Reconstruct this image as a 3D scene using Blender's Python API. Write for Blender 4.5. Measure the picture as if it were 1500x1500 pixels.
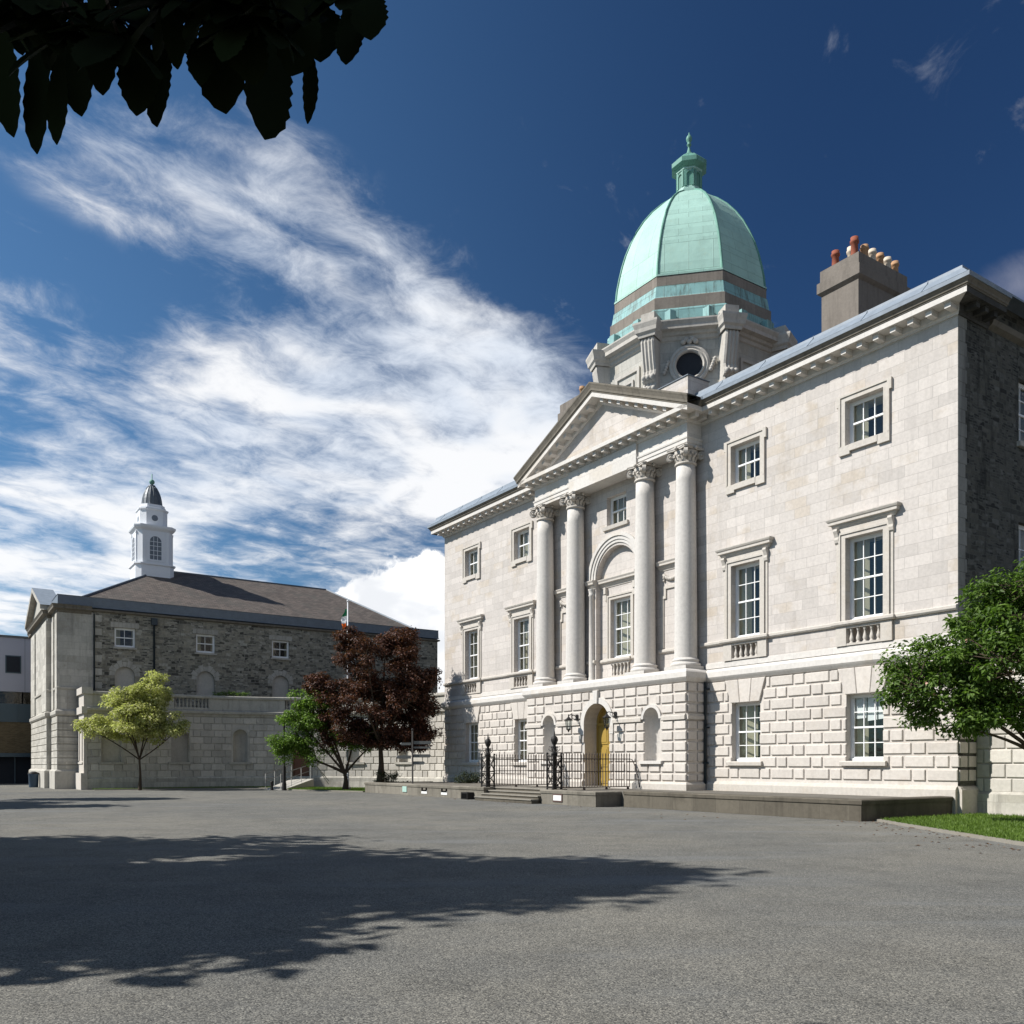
import bpy, math, random
import numpy as np
from mathutils import Vector, Matrix
from math import radians, sin, cos, pi, sqrt, atan2

for o in list(bpy.data.objects):
    bpy.data.objects.remove(o)
SC = bpy.context.scene
COL = SC.collection
EYE = 1.55

# ------------------------------------------------------------------ camera
cam = bpy.data.cameras.new('camera')
camo = bpy.data.objects.new('camera', cam)
COL.objects.link(camo)
camo.location = (0, 0, EYE)
camo.rotation_euler = (radians(90), 0, 0)
cam.sensor_width = 36.0
cam.lens = 36.0 * 1282 / 1500
cam.shift_y = (1119 - 750) / 1500
cam.clip_start = 0.05
cam.clip_end = 5000
SC.camera = camo

# ------------------------------------------------------------------ frame of the buildings
# U runs to the right along the main front, V runs into the building, both level
CEN = (4.6411, 38.9182)
UX, UY = 0.55620, -0.83105
VX, VY = 0.83105, 0.55620
ROT = atan2(UY, UX)


def world(u, v, z=0.0):
    """building frame -> world; z is measured from the gravel"""
    return (CEN[0] + u * UX + v * VX, CEN[1] + u * UY + v * VY, z)


# ------------------------------------------------------------------ sun, sky, exposure
SUN_K, SUN_M = 0.47, 1.05           # light runs (+K along U, +1 along V, -M down)
ld = Vector((SUN_K * UX + VX, SUN_K * UY + VY, -SUN_M)).normalized()
sun = bpy.data.lights.new('sun', 'SUN')
sun.energy = 4.4
sun.angle = radians(0.53)
sun.color = (1.0, 0.962, 0.905)
suno = bpy.data.objects.new('sun', sun)
COL.objects.link(suno)
suno.rotation_euler = ld.to_track_quat('-Z', 'Y').to_euler()
suno.location = (-20, -5, 40)
sun_el = math.asin(-ld.z)
sun_az = atan2(-ld.x, -ld.y)        # clockwise from +Y

SC.view_settings.view_transform = 'Standard'
SC.view_settings.look = 'None'
SC.view_settings.gamma = 1
SC.view_settings.use_curve_mapping = False
SC.view_settings.exposure = 0.60
SC.render.engine = 'CYCLES'
SC.cycles.max_bounces = 6
SC.cycles.diffuse_bounces = 3
SC.cycles.transparent_max_bounces = 12
SC.cycles.use_denoising = True


class NT:
    """small helper for writing node graphs"""
    def __init__(self, tree):
        self.t = tree
        self.n = tree.nodes
        self.l = tree.links

    def new(self, kind, **kw):
        nd = self.n.new(kind)
        for k, v in kw.items():
            setattr(nd, k, v)
        return nd

    def put(self, sock, val):
        if isinstance(val, bpy.types.NodeSocket):
            self.l.new(val, sock)
        else:
            if sock.type == 'RGBA' and len(val) == 3:
                val = (*val, 1)
            sock.default_value = val

    def m(self, op, a, b=0.0, c=0.0, clamp=False):
        nd = self.new('ShaderNodeMath', operation=op, use_clamp=clamp)
        self.put(nd.inputs[0], a)
        self.put(nd.inputs[1], b)
        if op in ('MULTIPLY_ADD', 'SMOOTH_MIN', 'SMOOTH_MAX', 'COMPARE'):
            self.put(nd.inputs[2], c)
        return nd.outputs[0]

    def ss(self, x, lo, hi, flip=False):
        """smoothstep between lo and hi"""
        nd = self.new('ShaderNodeMapRange', interpolation_type='SMOOTHSTEP')
        self.put(nd.inputs[0], x)
        nd.inputs[1].default_value = lo
        nd.inputs[2].default_value = hi
        nd.inputs[3].default_value = 1.0 if flip else 0.0
        nd.inputs[4].default_value = 0.0 if flip else 1.0
        return nd.outputs[0]

    def mix(self, f, a, b, mode='MIX'):
        nd = self.new('ShaderNodeMix', data_type='RGBA', blend_type=mode)
        self.put(nd.inputs[0], f)
        self.put(nd.inputs[6], a)
        self.put(nd.inputs[7], b)
        return nd.outputs[2]

    def noise(self, vec, scale, detail=4.0, rough=0.55, dist=0.0):
        nd = self.new('ShaderNodeTexNoise')
        if vec is not None:
            self.l.new(vec, nd.inputs['Vector'])
        nd.inputs['Scale'].default_value = scale
        nd.inputs['Detail'].default_value = detail
        nd.inputs['Roughness'].default_value = rough
        nd.inputs['Distortion'].default_value = dist
        return nd.outputs['Fac']

    def vec(self, x, y, z=0.0):
        nd = self.new('ShaderNodeCombineXYZ')
        self.put(nd.inputs[0], x)
        self.put(nd.inputs[1], y)
        self.put(nd.inputs[2], z)
        return nd.outputs[0]

    def bump(self, h, strength, dist):
        nd = self.new('ShaderNodeBump')
        nd.inputs['Strength'].default_value = strength
        nd.inputs['Distance'].default_value = dist
        self.l.new(h, nd.inputs['Height'])
        return nd.outputs[0]


def build_world():
    w = bpy.data.worlds.new('World')
    SC.world = w
    w.use_nodes = True
    t = NT(w.node_tree)
    t.n.clear()
    out = t.new('ShaderNodeOutputWorld')
    bg = t.new('ShaderNodeBackground')
    bg.inputs[1].default_value = 0.112
    t.l.new(bg.outputs[0], out.inputs[0])
    sky = t.new('ShaderNodeTexSky', sky_type='NISHITA')
    sky.sun_disc = False
    sky.sun_elevation = sun_el
    sky.sun_rotation = sun_az
    sky.air_density = 1.0
    sky.dust_density = 0.6
    sky.ozone_density = 2.0
    tc = t.new('ShaderNodeTexCoord')
    sp = t.new('ShaderNodeSeparateXYZ')
    t.l.new(tc.outputs['Generated'], sp.inputs[0])
    x, y, z = sp.outputs
    # deep polarised blue
    blue = t.mix(1.0, sky.outputs[0], t.mix(t.ss(x, -0.55, 0.35), (0.31, 0.48, 0.585), (0.105, 0.190, 0.295)), 'MULTIPLY')
    # direction projected on a level cloud sheet; "a" along the streaks, "b" across them
    pz = t.m('ADD', t.m('MAXIMUM', z, 0.0), 0.06)
    px = t.m('DIVIDE', x, pz)
    py = t.m('DIVIDE', y, pz)
    a = t.m('ADD', t.m('MULTIPLY', px, 0.55), t.m('MULTIPLY', py, 0.835))
    b = t.m('SUBTRACT', t.m('MULTIPLY', px, 0.835), t.m('MULTIPLY', py, 0.55))
    wob = t.noise(t.vec(a, b, 3.1), 1.6, 4, 0.55)
    b2 = t.m('ADD', b, t.m('MULTIPLY', t.m('SUBTRACT', wob, 0.5), 0.22))
    npatch = t.noise(t.vec(a, t.m('MULTIPLY', b2, 1.25), 0.7), 2.3, 3, 0.5, 0.3)
    nmid = t.noise(t.vec(a, t.m('MULTIPLY', b2, 1.15), 4.4), 7.0, 9, 0.68, 0.35)
    nstr = t.noise(t.vec(a, t.m('MULTIPLY', b2, 2.8), 5.2), 2.8, 9, 0.66, 0.35)
    yy = t.m('MAXIMUM', y, 0.05)
    gx = t.m('DIVIDE', x, yy)
    gz = t.m('DIVIDE', z, yy)
    edge = t.ss(b2, -1.06, -0.84, True)
    body = t.m('MULTIPLY', t.m('ADD', t.m('MULTIPLY', t.ss(a, 0.86, 1.50), 0.92), t.m('MULTIPLY', t.m('MULTIPLY', t.ss(b2, -1.75, -1.3), t.ss(a, 1.0, 1.5)), 0.22)), 1.0)
    plume = t.m('MULTIPLY', t.m('MULTIPLY', t.ss(b2, -1.50, -1.12), t.ss(a, 0.44, 0.86)), 0.76)
    wing = t.m('MULTIPLY', t.m('MULTIPLY', t.ss(b2, -1.9, -1.4, True), t.ss(a, 0.46, 0.76)), 0.44)
    cover = t.m('MULTIPLY', t.m('MAXIMUM', t.m('MAXIMUM', body, plume), wing), edge)
    # thinner cloud with blue showing low down, between the streaks and the heaped cloud
    hx = t.m('DIVIDE', t.m('ADD', gx, 0.20), 0.21)
    hz = t.m('DIVIDE', t.m('SUBTRACT', gz, 0.245), 0.055)
    gap = t.ss(t.m('ADD', t.m('MULTIPLY', hx, hx), t.m('MULTIPLY', hz, hz)), 0.15, 1.25, True)
    cover = t.m('MULTIPLY', cover, t.m('SUBTRACT', 1.0, t.m('MULTIPLY', t.m('MULTIPLY', gap, t.ss(y, 0.1, 0.3)), 0.52)))
    # unseen broken cloud, added behind the viewer's right shoulder to whiten the fill light
    rear = t.m('ADD', t.m('MULTIPLY', x, 0.50), t.m('MULTIPLY', y, -0.866))
    cover = t.m('MAXIMUM', cover, t.m('MULTIPLY', t.ss(rear, -0.05, 0.40), 0.43))
    tex = t.m('ADD', t.m('MULTIPLY', t.m('SUBTRACT', npatch, 0.5), 2.2),
              t.m('ADD', t.m('MULTIPLY', t.m('SUBTRACT', nmid, 0.5), 1.7), t.m('MULTIPLY', t.m('SUBTRACT', nstr, 0.5), 0.40)))
    d = t.m('ADD', t.m('SUBTRACT', t.m('MULTIPLY', cover, 1.05), 0.27), t.m('MULTIPLY', tex, t.ss(cover, 0.02, 0.22)))
    d = t.ss(d, -0.20, 1.02)
    # a few faint wisps in the clear part
    wisp = t.m('MULTIPLY', t.ss(t.noise(t.vec(t.m('MULTIPLY', a, 2.2), t.m('MULTIPLY', b, 3.2), 1.4), 2.6, 7, 0.62, 0.5), 0.60, 0.80), 0.30)
    d = t.m('MAXIMUM', d, wisp)
    ccol = t.mix(t.ss(npatch, 0.36, 0.62), (4.6, 5.0, 5.6), (5.9, 5.95, 6.05))
    res = t.mix(t.m('MULTIPLY', t.m('POWER', d, 1.15), 0.96), blue, ccol)
    # heaped cloud low behind the copper tree, and a soft puff at the right edge
    bil = t.noise(t.vec(gx, gz, 0.3), 17.0, 8, 0.60, 0.35)
    soft = t.noise(t.vec(gx, gz, 1.9), 9.0, 6, 0.62, 0.4)

    def heap(cx, cz, wx, wz, lo, hi, bn, amp):
        ex = t.m('DIVIDE', t.m('SUBTRACT', gx, cx), wx)
        ez = t.m('DIVIDE', t.m('SUBTRACT', gz, cz), wz)
        r = t.m('ADD', t.m('MULTIPLY', ex, ex), t.m('MULTIPLY', ez, ez))
        v = t.m('ADD', t.m('SUBTRACT', 1.0, r), t.m('MULTIPLY', t.m('SUBTRACT', bn, 0.5), amp))
        return t.ss(v, lo, hi)
    h1 = heap(-0.105, 0.14, 0.125, 0.100, 0.0, 0.16, bil, 1.9)
    h1 = t.m('MULTIPLY', h1, t.ss(y, 0.1, 0.3))
    shade = t.ss(t.noise(t.vec(gx, t.m('MULTIPLY', gz, 1.3), 7.7), 15.0, 6, 0.5, 0.3), 0.36, 0.60)
    hc = t.mix(shade, (5.2, 5.35, 5.6), (6.9, 6.9, 6.9))
    res = t.mix(h1, res, hc)
    h2 = t.m('MULTIPLY', heap(0.61, 0.550, 0.075, 0.036, -0.4, 1.5, soft, 2.6), 0.38)
    h2 = t.m('MULTIPLY', h2, t.ss(y, 0.1, 0.3))
    res = t.mix(h2, res, (3.6, 3.55, 4.0))
    t.l.new(res, bg.inputs[0])


build_world()

# ------------------------------------------------------------------ materials
MAT = {}


def base_mat(name, rough=0.8, spec=0.3):
    m = bpy.data.materials.new(name)
    m.use_nodes = True
    t = NT(m.node_tree)
    p = t.n['Principled BSDF']
    p.inputs['Roughness'].default_value = rough
    p.inputs['Specular IOR Level'].default_value = spec
    MAT[name] = m
    return t, p


def uvs(t, sx=1.0, sy=1.0):
    tc = t.new('ShaderNodeTexCoord')
    mp = t.new('ShaderNodeMapping')
    t.l.new(tc.outputs['UV'], mp.inputs[0])
    mp.inputs['Scale'].default_value = (sx, sy, 1)
    return mp.outputs[0], tc.outputs['Object']


def stone(name, col, bw=0.0, bh=0.0, stain=0.35, warm=(0.42, 0.34, 0.22), joint=0.55, vary=0.10, island=False, grime=0.0):
    t, p = base_mat(name, 0.85, 0.2)
    uv, ob = uvs(t)
    c = Vector(col)
    fine = t.noise(ob, 9.0, 5, 0.65)
    big = t.noise(ob, 0.55, 5, 0.6)
    lo = tuple(c * (1 - vary))
    hi = tuple(c * (1 + vary))
    h = fine
    if bw:
        br = t.new('ShaderNodeTexBrick', offset=0.5, offset_frequency=2, squash=0.72, squash_frequency=3)
        t.l.new(uv, br.inputs['Vector'])
        br.inputs['Color1'].default_value = (0, 0, 0, 1)
        br.inputs['Color2'].default_value = (1, 1, 1, 1)
        br.inputs['Mortar'].default_value = (0.5, 0.5, 0.5, 1)
        br.inputs['Scale'].default_value = 1
        br.inputs['Mortar Size'].default_value = 0.008
        br.inputs['Mortar Smooth'].default_value = 0.3
        br.inputs['Brick Width'].default_value = bw
        br.inputs['Row Height'].default_value = bh
        bwv = t.new('ShaderNodeRGBToBW')
        t.l.new(br.outputs['Color'], bwv.inputs[0])
        rnd = bwv.outputs[0]
        base = t.mix(rnd, lo, hi)
        # single blocks of browner or greyer stone
        odd = t.ss(t.m('ADD', rnd, t.m('MULTIPLY', t.m('SUBTRACT', big, 0.5), 1.6)), 0.80, 1.0)
        base = t.mix(t.m('MULTIPLY', odd, 0.55 * (0.4 + stain)), base, tuple(Vector(warm) * 1.05))
        grey = t.ss(t.m('SUBTRACT', rnd, t.m('MULTIPLY', t.m('SUBTRACT', big, 0.5), 1.2)), 0.10, 0.0)
        base = t.mix(t.m('MULTIPLY', grey, 0.30), base, tuple(c * 0.82))
    elif island:
        g = t.new('ShaderNodeNewGeometry')
        base = t.mix(g.outputs['Random Per Island'], lo, hi)
    else:
        base = t.mix(t.noise(ob, 1.7, 4, 0.6), lo, hi)
    st = t.ss(t.m('ADD', t.m('MULTIPLY', big, 0.6), t.m('MULTIPLY', t.noise(ob, 2.6, 6, 0.7), 0.4)), 0.50, 0.68)
    base = t.mix(t.m('MULTIPLY', st, stain), base, warm)
    base = t.mix(t.ss(fine, 0.30, 0.75), base, t.mix(1.0, base, (0.86, 0.86, 0.86), 'MULTIPLY'))
    if grime:
        mp = t.new('ShaderNodeMapping')
        t.l.new(ob, mp.inputs[0])
        mp.inputs['Scale'].default_value = (2.2, 2.2, 0.22)
        run = t.ss(t.noise(mp.outputs[0], 1.6, 6, 0.65), 0.47, 0.70)
        base = t.mix(t.m('MULTIPLY', run, grime), base, tuple(c * 0.38))
    if bw:
        base = t.mix(t.m('MULTIPLY', br.outputs['Fac'], joint), base, tuple(c * 0.45))
        h = t.m('SUBTRACT', t.m('MULTIPLY', fine, 0.35), br.outputs['Fac'])
    t.l.new(base, p.inputs['Base Color'])
    t.l.new(t.bump(h, 0.35, 0.02), p.inputs['Normal'])
    return MAT[name]


def rubble(name, col, bw, bh, dark=0.4, grime=0.3):
    t, p = base_mat(name, 0.9, 0.2)
    uv, ob = uvs(t)
    nv = t.new('ShaderNodeTexNoise')
    t.l.new(uv, nv.inputs['Vector'])
    nv.inputs['Scale'].default_value = 2.4
    sub = t.new('ShaderNodeVectorMath', operation='MULTIPLY_ADD')
    t.l.new(nv.outputs['Color'], sub.inputs[0])
    sub.inputs[1].default_value = (0.26, 0.13, 0)
    t.l.new(uv, sub.inputs[2])

    def bricks(w, h, off):
        br = t.new('ShaderNodeTexBrick', offset=0.43, offset_frequency=2, squash=0.6, squash_frequency=3)
        t.l.new(sub.outputs[0], br.inputs['Vector'])
        br.inputs['Color1'].default_value = (0, 0, 0, 1)
        br.inputs['Color2'].default_value = (1, 1, 1, 1)
        br.inputs['Scale'].default_value = 1
        br.inputs['Mortar Size'].default_value = 0.013
        br.inputs['Mortar Smooth'].default_value = 0.3
        br.inputs['Brick Width'].default_value = w
        br.inputs['Row Height'].default_value = h
        g = t.new('ShaderNodeRGBToBW')
        t.l.new(br.outputs['Color'], g.inputs[0])
        return g.outputs[0], br.outputs['Fac']
    r1, f1 = bricks(bw, bh, 0)
    r2, f2 = bricks(bw * 0.62, bh * 0.5, 1)
    sel = t.ss(t.noise(ob, 1.3, 2, 0.5), 0.49, 0.51)
    rnd = t.m('ADD', t.m('MULTIPLY', r1, t.m('SUBTRACT', 1.0, sel)), t.m('MULTIPLY', r2, sel))
    fac = t.m('ADD', t.m('MULTIPLY', f1, t.m('SUBTRACT', 1.0, sel)), t.m('MULTIPLY', f2, sel))
    c = Vector(col)
    rp = t.new('ShaderNodeValToRGB')
    t.l.new(rnd, rp.inputs[0])
    e = rp.color_ramp.elements
    e[0].position, e[0].color = 0.0, (*(c * dark), 1)
    e[1].position, e[1].color = 1.0, (*(c * 1.45), 1)
    n = e.new(0.45)
    n.color = (c.x * 0.95, c.y * 0.93, c.z * 0.88, 1)
    n = e.new(0.8)
    n.color = (c.x * 1.12, c.y * 1.08, c.z * 0.98, 1)
    base = t.mix(t.ss(t.noise(ob, 7, 5, 0.7), 0.35, 0.7), rp.outputs[0], t.mix(1.0, rp.outputs[0], (0.7, 0.7, 0.7), 'MULTIPLY'))
    base = t.mix(t.m('MULTIPLY', fac, 0.75), base, tuple(c * 1.25))
    mp = t.new('ShaderNodeMapping')
    t.l.new(ob, mp.inputs[0])
    mp.inputs['Scale'].default_value = (1.4, 1.4, 0.35)
    run = t.ss(t.noise(mp.outputs[0], 0.9, 6, 0.7), 0.54, 0.68)
    base = t.mix(t.m('MULTIPLY', run, grime), base, tuple(c * 0.22))
    t.l.new(base, p.inputs['Base Color'])
    t.l.new(t.bump(t.m('SUBTRACT', t.m('MULTIPLY', rnd, 0.5), fac), 0.6, 0.03), p.inputs['Normal'])


def plain(name, col, rough=0.6, spec=0.4, metal=0.0, vary=0.12, scale=6.0, bump=0.0):
    t, p = base_mat(name, rough, spec)
    tc = t.new('ShaderNodeTexCoord')
    n = t.noise(tc.outputs['Object'], scale, 4, 0.6)
    c = Vector(col)
    t.l.new(t.mix(n, tuple(c * (1 - vary)), tuple(c * (1 + vary))), p.inputs['Base Color'])
    p.inputs['Metallic'].default_value = metal
    if bump:
        t.l.new(t.bump(n, bump, 0.01), p.inputs['Normal'])
    return MAT[name]


LIME = (0.548, 0.505, 0.466)
stone('limestone_ashlar', LIME, 0.92, 0.36, 0.38, (0.40, 0.33, 0.245), 0.50, 0.095, grime=0.15)
stone('limestone_blocks', (0.57, 0.525, 0.475), 0, 0, 0.26, (0.42, 0.34, 0.26), vary=0.08, island=True, grime=0.12)
stone('limestone_trim', (0.53, 0.49, 0.438), 0, 0, 0.25, (0.40, 0.32, 0.22), vary=0.06, grime=0.12)
stone('limestone_white', (0.62, 0.59, 0.55), 1.6, 2.9, 0.12, (0.45, 0.37, 0.27), 0.25, 0.05)
stone('limestone_column', (0.59, 0.56, 0.52), 0, 0, 0.14, (0.48, 0.41, 0.30), vary=0.05, grime=0.10)
stone('near_black_stone', (0.075, 0.072, 0.066), 0.8, 0.4, 0.4, (0.04, 0.04, 0.035), 0.5, 0.3, grime=0.6)  # cornice returns only, far darker than the front cornice
stone('weathered_cornice', (0.185, 0.165, 0.135), 0, 0, 0.4, (0.16, 0.14, 0.10), vary=0.15, grime=0.5)
stone('drum_stone', (0.46, 0.445, 0.405), 0.95, 0.42, 0.35, (0.30, 0.27, 0.21), 0.5, 0.12, grime=0.25)
stone('carved_drum_stone', (0.50, 0.47, 0.425), 0, 0, 0.3, (0.28, 0.24, 0.19), vary=0.10, grime=0.30)
stone('brown_stone', (0.235, 0.205, 0.175), 1.1, 2.0, 0.3, (0.14, 0.12, 0.10), 0.5, 0.12, grime=0.35)
stone('render_chimney', (0.20, 0.175, 0.15), 0, 0, 0.35, (0.13, 0.11, 0.09), vary=0.12, grime=0.4)
stone('kerb_stone', (0.125, 0.110, 0.086), 1.35, 3.0, 0.5, (0.065, 0.056, 0.043), 0.5, 0.18, grime=0.45)
stone('kerb_stone_pale', (0.22, 0.20, 0.165), 1.35, 3.0, 0.5, (0.10, 0.09, 0.07), 0.5, 0.18, grime=0.40)
stone('step_stone', (0.25, 0.23, 0.195), 0, 0, 0.4, (0.22, 0.19, 0.14), vary=0.12)
stone('paving_stone', (0.15, 0.138, 0.118), 0.9, 0.6, 0.3, (0.22, 0.19, 0.15), 0.5, 0.15)
stone('grey_ashlar', (0.50, 0.475, 0.42), 0.85, 0.42, 0.4, (0.22, 0.20, 0.16), 0.5, 0.18, grime=0.45)
stone('grey_trim', (0.46, 0.435, 0.385), 0, 0, 0.4, (0.20, 0.185, 0.15), vary=0.12, grime=0.4)
stone('screen_blocks', (0.52, 0.49, 0.44), 0, 0, 0.35, (0.27, 0.24, 0.195), vary=0.16, island=True, grime=0.22)
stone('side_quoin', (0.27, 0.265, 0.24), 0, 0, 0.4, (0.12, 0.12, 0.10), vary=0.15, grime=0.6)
stone('pale_infill', (0.50, 0.47, 0.42), 0, 0, 0.3, (0.36, 0.32, 0.26), vary=0.10)
rubble('pavilion_rubble', (0.30, 0.285, 0.245), 0.50, 0.19, 0.24, 0.40)
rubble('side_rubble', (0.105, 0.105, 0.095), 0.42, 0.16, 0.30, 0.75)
plain('joint_shadow_stone', (0.36, 0.33, 0.29), 0.9, 0.1)
plain('lead_sheet', (0.20, 0.235, 0.275), 0.6, 0.4, 0.0, 0.35, 3.5, 0.3)
plain('lead_dark', (0.15, 0.175, 0.205), 0.6, 0.4, 0.0, 0.25, 3.0, 0.2)
plain('lead_bell', (0.11, 0.125, 0.14), 0.5, 0.5, 0.2, 0.4, 5.0)
plain('white_paint', (0.80, 0.80, 0.79), 0.45, 0.5, 0, 0.03)
plain('cupola_paint', (0.76, 0.77, 0.79), 0.5, 0.4, 0, 0.05)
plain('cream_interior', (0.44, 0.405, 0.30), 0.8, 0.2, 0, 0.06)
plain('dark_interior', (0.035, 0.038, 0.045), 0.9, 0.1)
plain('blind_cloth', (0.80, 0.80, 0.80), 0.9, 0.1, 0, 0.03)
plain('black_iron', (0.018, 0.016, 0.015), 0.6, 0.3, 0.0, 0.3)
plain('rusty_iron', (0.055, 0.038, 0.030), 0.6, 0.4, 0.0, 0.4)
plain('pipe_paint', (0.020, 0.032, 0.042), 0.4, 0.5)
plain('yellow_door', (0.35, 0.235, 0.055), 0.35, 0.5, 0, 0.05)
plain('brown_door', (0.13, 0.045, 0.022), 0.4, 0.5, 0, 0.15)
plain('terracotta', (0.27, 0.085, 0.05), 0.8, 0.2, 0, 0.15)
plain('cream_clay', (0.58, 0.50, 0.40), 0.8, 0.2, 0, 0.15)
plain('buff_clay', (0.42, 0.25, 0.14), 0.8, 0.2, 0, 0.2)
plain('bark', (0.062, 0.047, 0.034), 0.95, 0.1, 0, 0.45, 14, 0.6)
plain('pole_white', (0.62, 0.63, 0.65), 0.35, 0.5)
plain('flag_green', (0.02, 0.20, 0.09), 0.8, 0.1)
plain('flag_white', (0.80, 0.80, 0.80), 0.8, 0.1)
plain('flag_orange', (0.75, 0.17, 0.03), 0.8, 0.1)
plain('sign_grey', (0.13, 0.135, 0.13), 0.5, 0.4)
plain('sign_white', (0.75, 0.74, 0.72), 0.5, 0.4)
plain('sign_brown', (0.10, 0.06, 0.05), 0.5, 0.4)
plain('sign_green', (0.36, 0.52, 0.46), 0.5, 0.4)
plain('void_black', (0.008, 0.008, 0.008), 0.9, 0.0)
plain('panel_grey', (0.42, 0.42, 0.47), 0.5, 0.4, 0, 0.05, 0.6)
plain('panel_teal', (0.055, 0.09, 0.11), 0.4, 0.5, 0, 0.08)
plain('concrete_ramp', (0.42, 0.40, 0.36), 0.9, 0.2)
plain('steel_rail', (0.20, 0.20, 0.19), 0.4, 0.5, 0.4)
plain('pink_render', (0.45, 0.34, 0.29), 0.9, 0.1)
plain('bin_blue', (0.05, 0.08, 0.12), 0.5, 0.4)


def mat_copper(name, light, dark, streak):
    t, p = base_mat(name, 0.6, 0.35)
    uv, ob = uvs(t)
    br = t.new('ShaderNodeTexBrick', offset=0.42, offset_frequency=2, squash=1.0, squash_frequency=2)
    t.l.new(uv, br.inputs['Vector'])
    br.inputs['Color1'].default_value = (0, 0, 0, 1)
    br.inputs['Color2'].default_value = (1, 1, 1, 1)
    br.inputs['Mortar'].default_value = (0.5, 0.5, 0.5, 1)
    br.inputs['Scale'].default_value = 1
    br.inputs['Mortar Size'].default_value = 0.014
    br.inputs['Mortar Smooth'].default_value = 0.5
    br.inputs['Brick Width'].default_value = 1.05
    br.inputs['Row Height'].default_value = 0.92
    bwv = t.new('ShaderNodeRGBToBW')
    t.l.new(br.outputs['Color'], bwv.inputs[0])
    L, D = Vector(light), Vector(dark)
    base = t.mix(bwv.outputs[0], tuple(L * 0.94), tuple(L * 1.05))
    n = t.noise(ob, 1.1, 6, 0.65)
    base = t.mix(t.m('MULTIPLY', t.ss(n, 0.42, 0.72), 0.45), base, tuple(L * 0.70))
    n2 = t.noise(ob, 3.7, 6, 0.7, 0.5)
    base = t.mix(t.m('MULTIPLY', t.ss(n2, 0.52, 0.74), 0.30), base, (L.x * 1.08, L.y * 0.90, L.z * 0.78))
    mp = t.new('ShaderNodeMapping')
    t.l.new(ob, mp.inputs[0])
    mp.inputs['Scale'].default_value = (3.0, 3.0, 0.35)
    run = t.ss(t.noise(mp.outputs[0], 1.5, 6, 0.7), 0.46, 0.66)
    base = t.mix(t.m('MULTIPLY', run, streak), base, dark)
    base = t.mix(t.m('MULTIPLY', br.outputs['Fac'], 0.5), base, tuple(D * 0.8))
    t.l.new(base, p.inputs['Base Color'])
    hh = t.m('ADD', t.m('MULTIPLY', t.noise(ob, 2.4, 4, 0.5), 0.6), t.m('MULTIPLY', br.outputs['Fac'], 0.35))
    t.l.new(t.bump(hh, 0.42, 0.06), p.inputs['Normal'])


mat_copper('verdigris', (0.36, 0.555, 0.48), (0.17, 0.28, 0.23), 0.10)
mat_copper('verdigris_streaked', (0.23, 0.42, 0.41), (0.085, 0.10, 0.085), 0.75)
mat_copper('verdigris_dark', (0.13, 0.30, 0.24), (0.06, 0.13, 0.10), 0.35)


def mat_slate():
    t, p = base_mat('slate_roof', 0.75, 0.35)
    uv, ob = uvs(t)
    br = t.new('ShaderNodeTexBrick', offset=0.5, offset_frequency=2)
    t.l.new(uv, br.inputs['Vector'])
    br.inputs['Color1'].default_value = (0.095, 0.078, 0.068, 1)
    br.inputs['Color2'].default_value = (0.165, 0.135, 0.115, 1)
    br.inputs['Mortar'].default_value = (0.05, 0.045, 0.04, 1)
    br.inputs['Scale'].default_value = 1
    br.inputs['Mortar Size'].default_value = 0.012
    br.inputs['Brick Width'].default_value = 0.34
    br.inputs['Row Height'].default_value = 0.21
    n = t.noise(ob, 0.8, 6, 0.7)
    c = t.mix(t.m('MULTIPLY', t.ss(n, 0.45, 0.7), 0.5), br.outputs['Color'], (0.085, 0.085, 0.075))
    t.l.new(c, p.inputs['Base Color'])
    t.l.new(t.bump(t.m('SUBTRACT', 0.0, br.outputs['Fac']), 0.5, 0.03), p.inputs['Normal'])


mat_slate()


def mat_glass():
    t, p = base_mat('window_glass', 0.05, 0.5)
    out = t.n['Material Output']
    tr = t.new('ShaderNodeBsdfTransparent')
    tr.inputs[0].default_value = (0.82, 0.85, 0.84, 1)
    gl = t.new('ShaderNodeBsdfGlossy')
    gl.inputs['Roughness'].default_value = 0.02
    ge = t.new('ShaderNodeNewGeometry')
    dt = t.new('ShaderNodeVectorMath', operation='DOT_PRODUCT')
    t.l.new(ge.outputs['Incoming'], dt.inputs[0])
    t.l.new(ge.outputs['Normal'], dt.inputs[1])
    c1 = t.m('SUBTRACT', 1.0, t.m('ABSOLUTE', dt.outputs['Value']), clamp=True)
    fres = t.m('MULTIPLY_ADD', t.m('POWER', c1, 5.0), 0.90, 0.07)
    tc = t.new('ShaderNodeTexCoord')
    bp = t.bump(t.noise(tc.outputs['Object'], 2.6, 3, 0.5), 0.22, 0.05)
    t.l.new(bp, gl.inputs['Normal'])
    mx = t.new('ShaderNodeMixShader')
    t.l.new(fres, mx.inputs[0])
    t.l.new(tr.outputs[0], mx.inputs[1])
    t.l.new(gl.outputs[0], mx.inputs[2])
    t.l.new(mx.outputs[0], out.inputs[0])


mat_glass()


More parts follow.
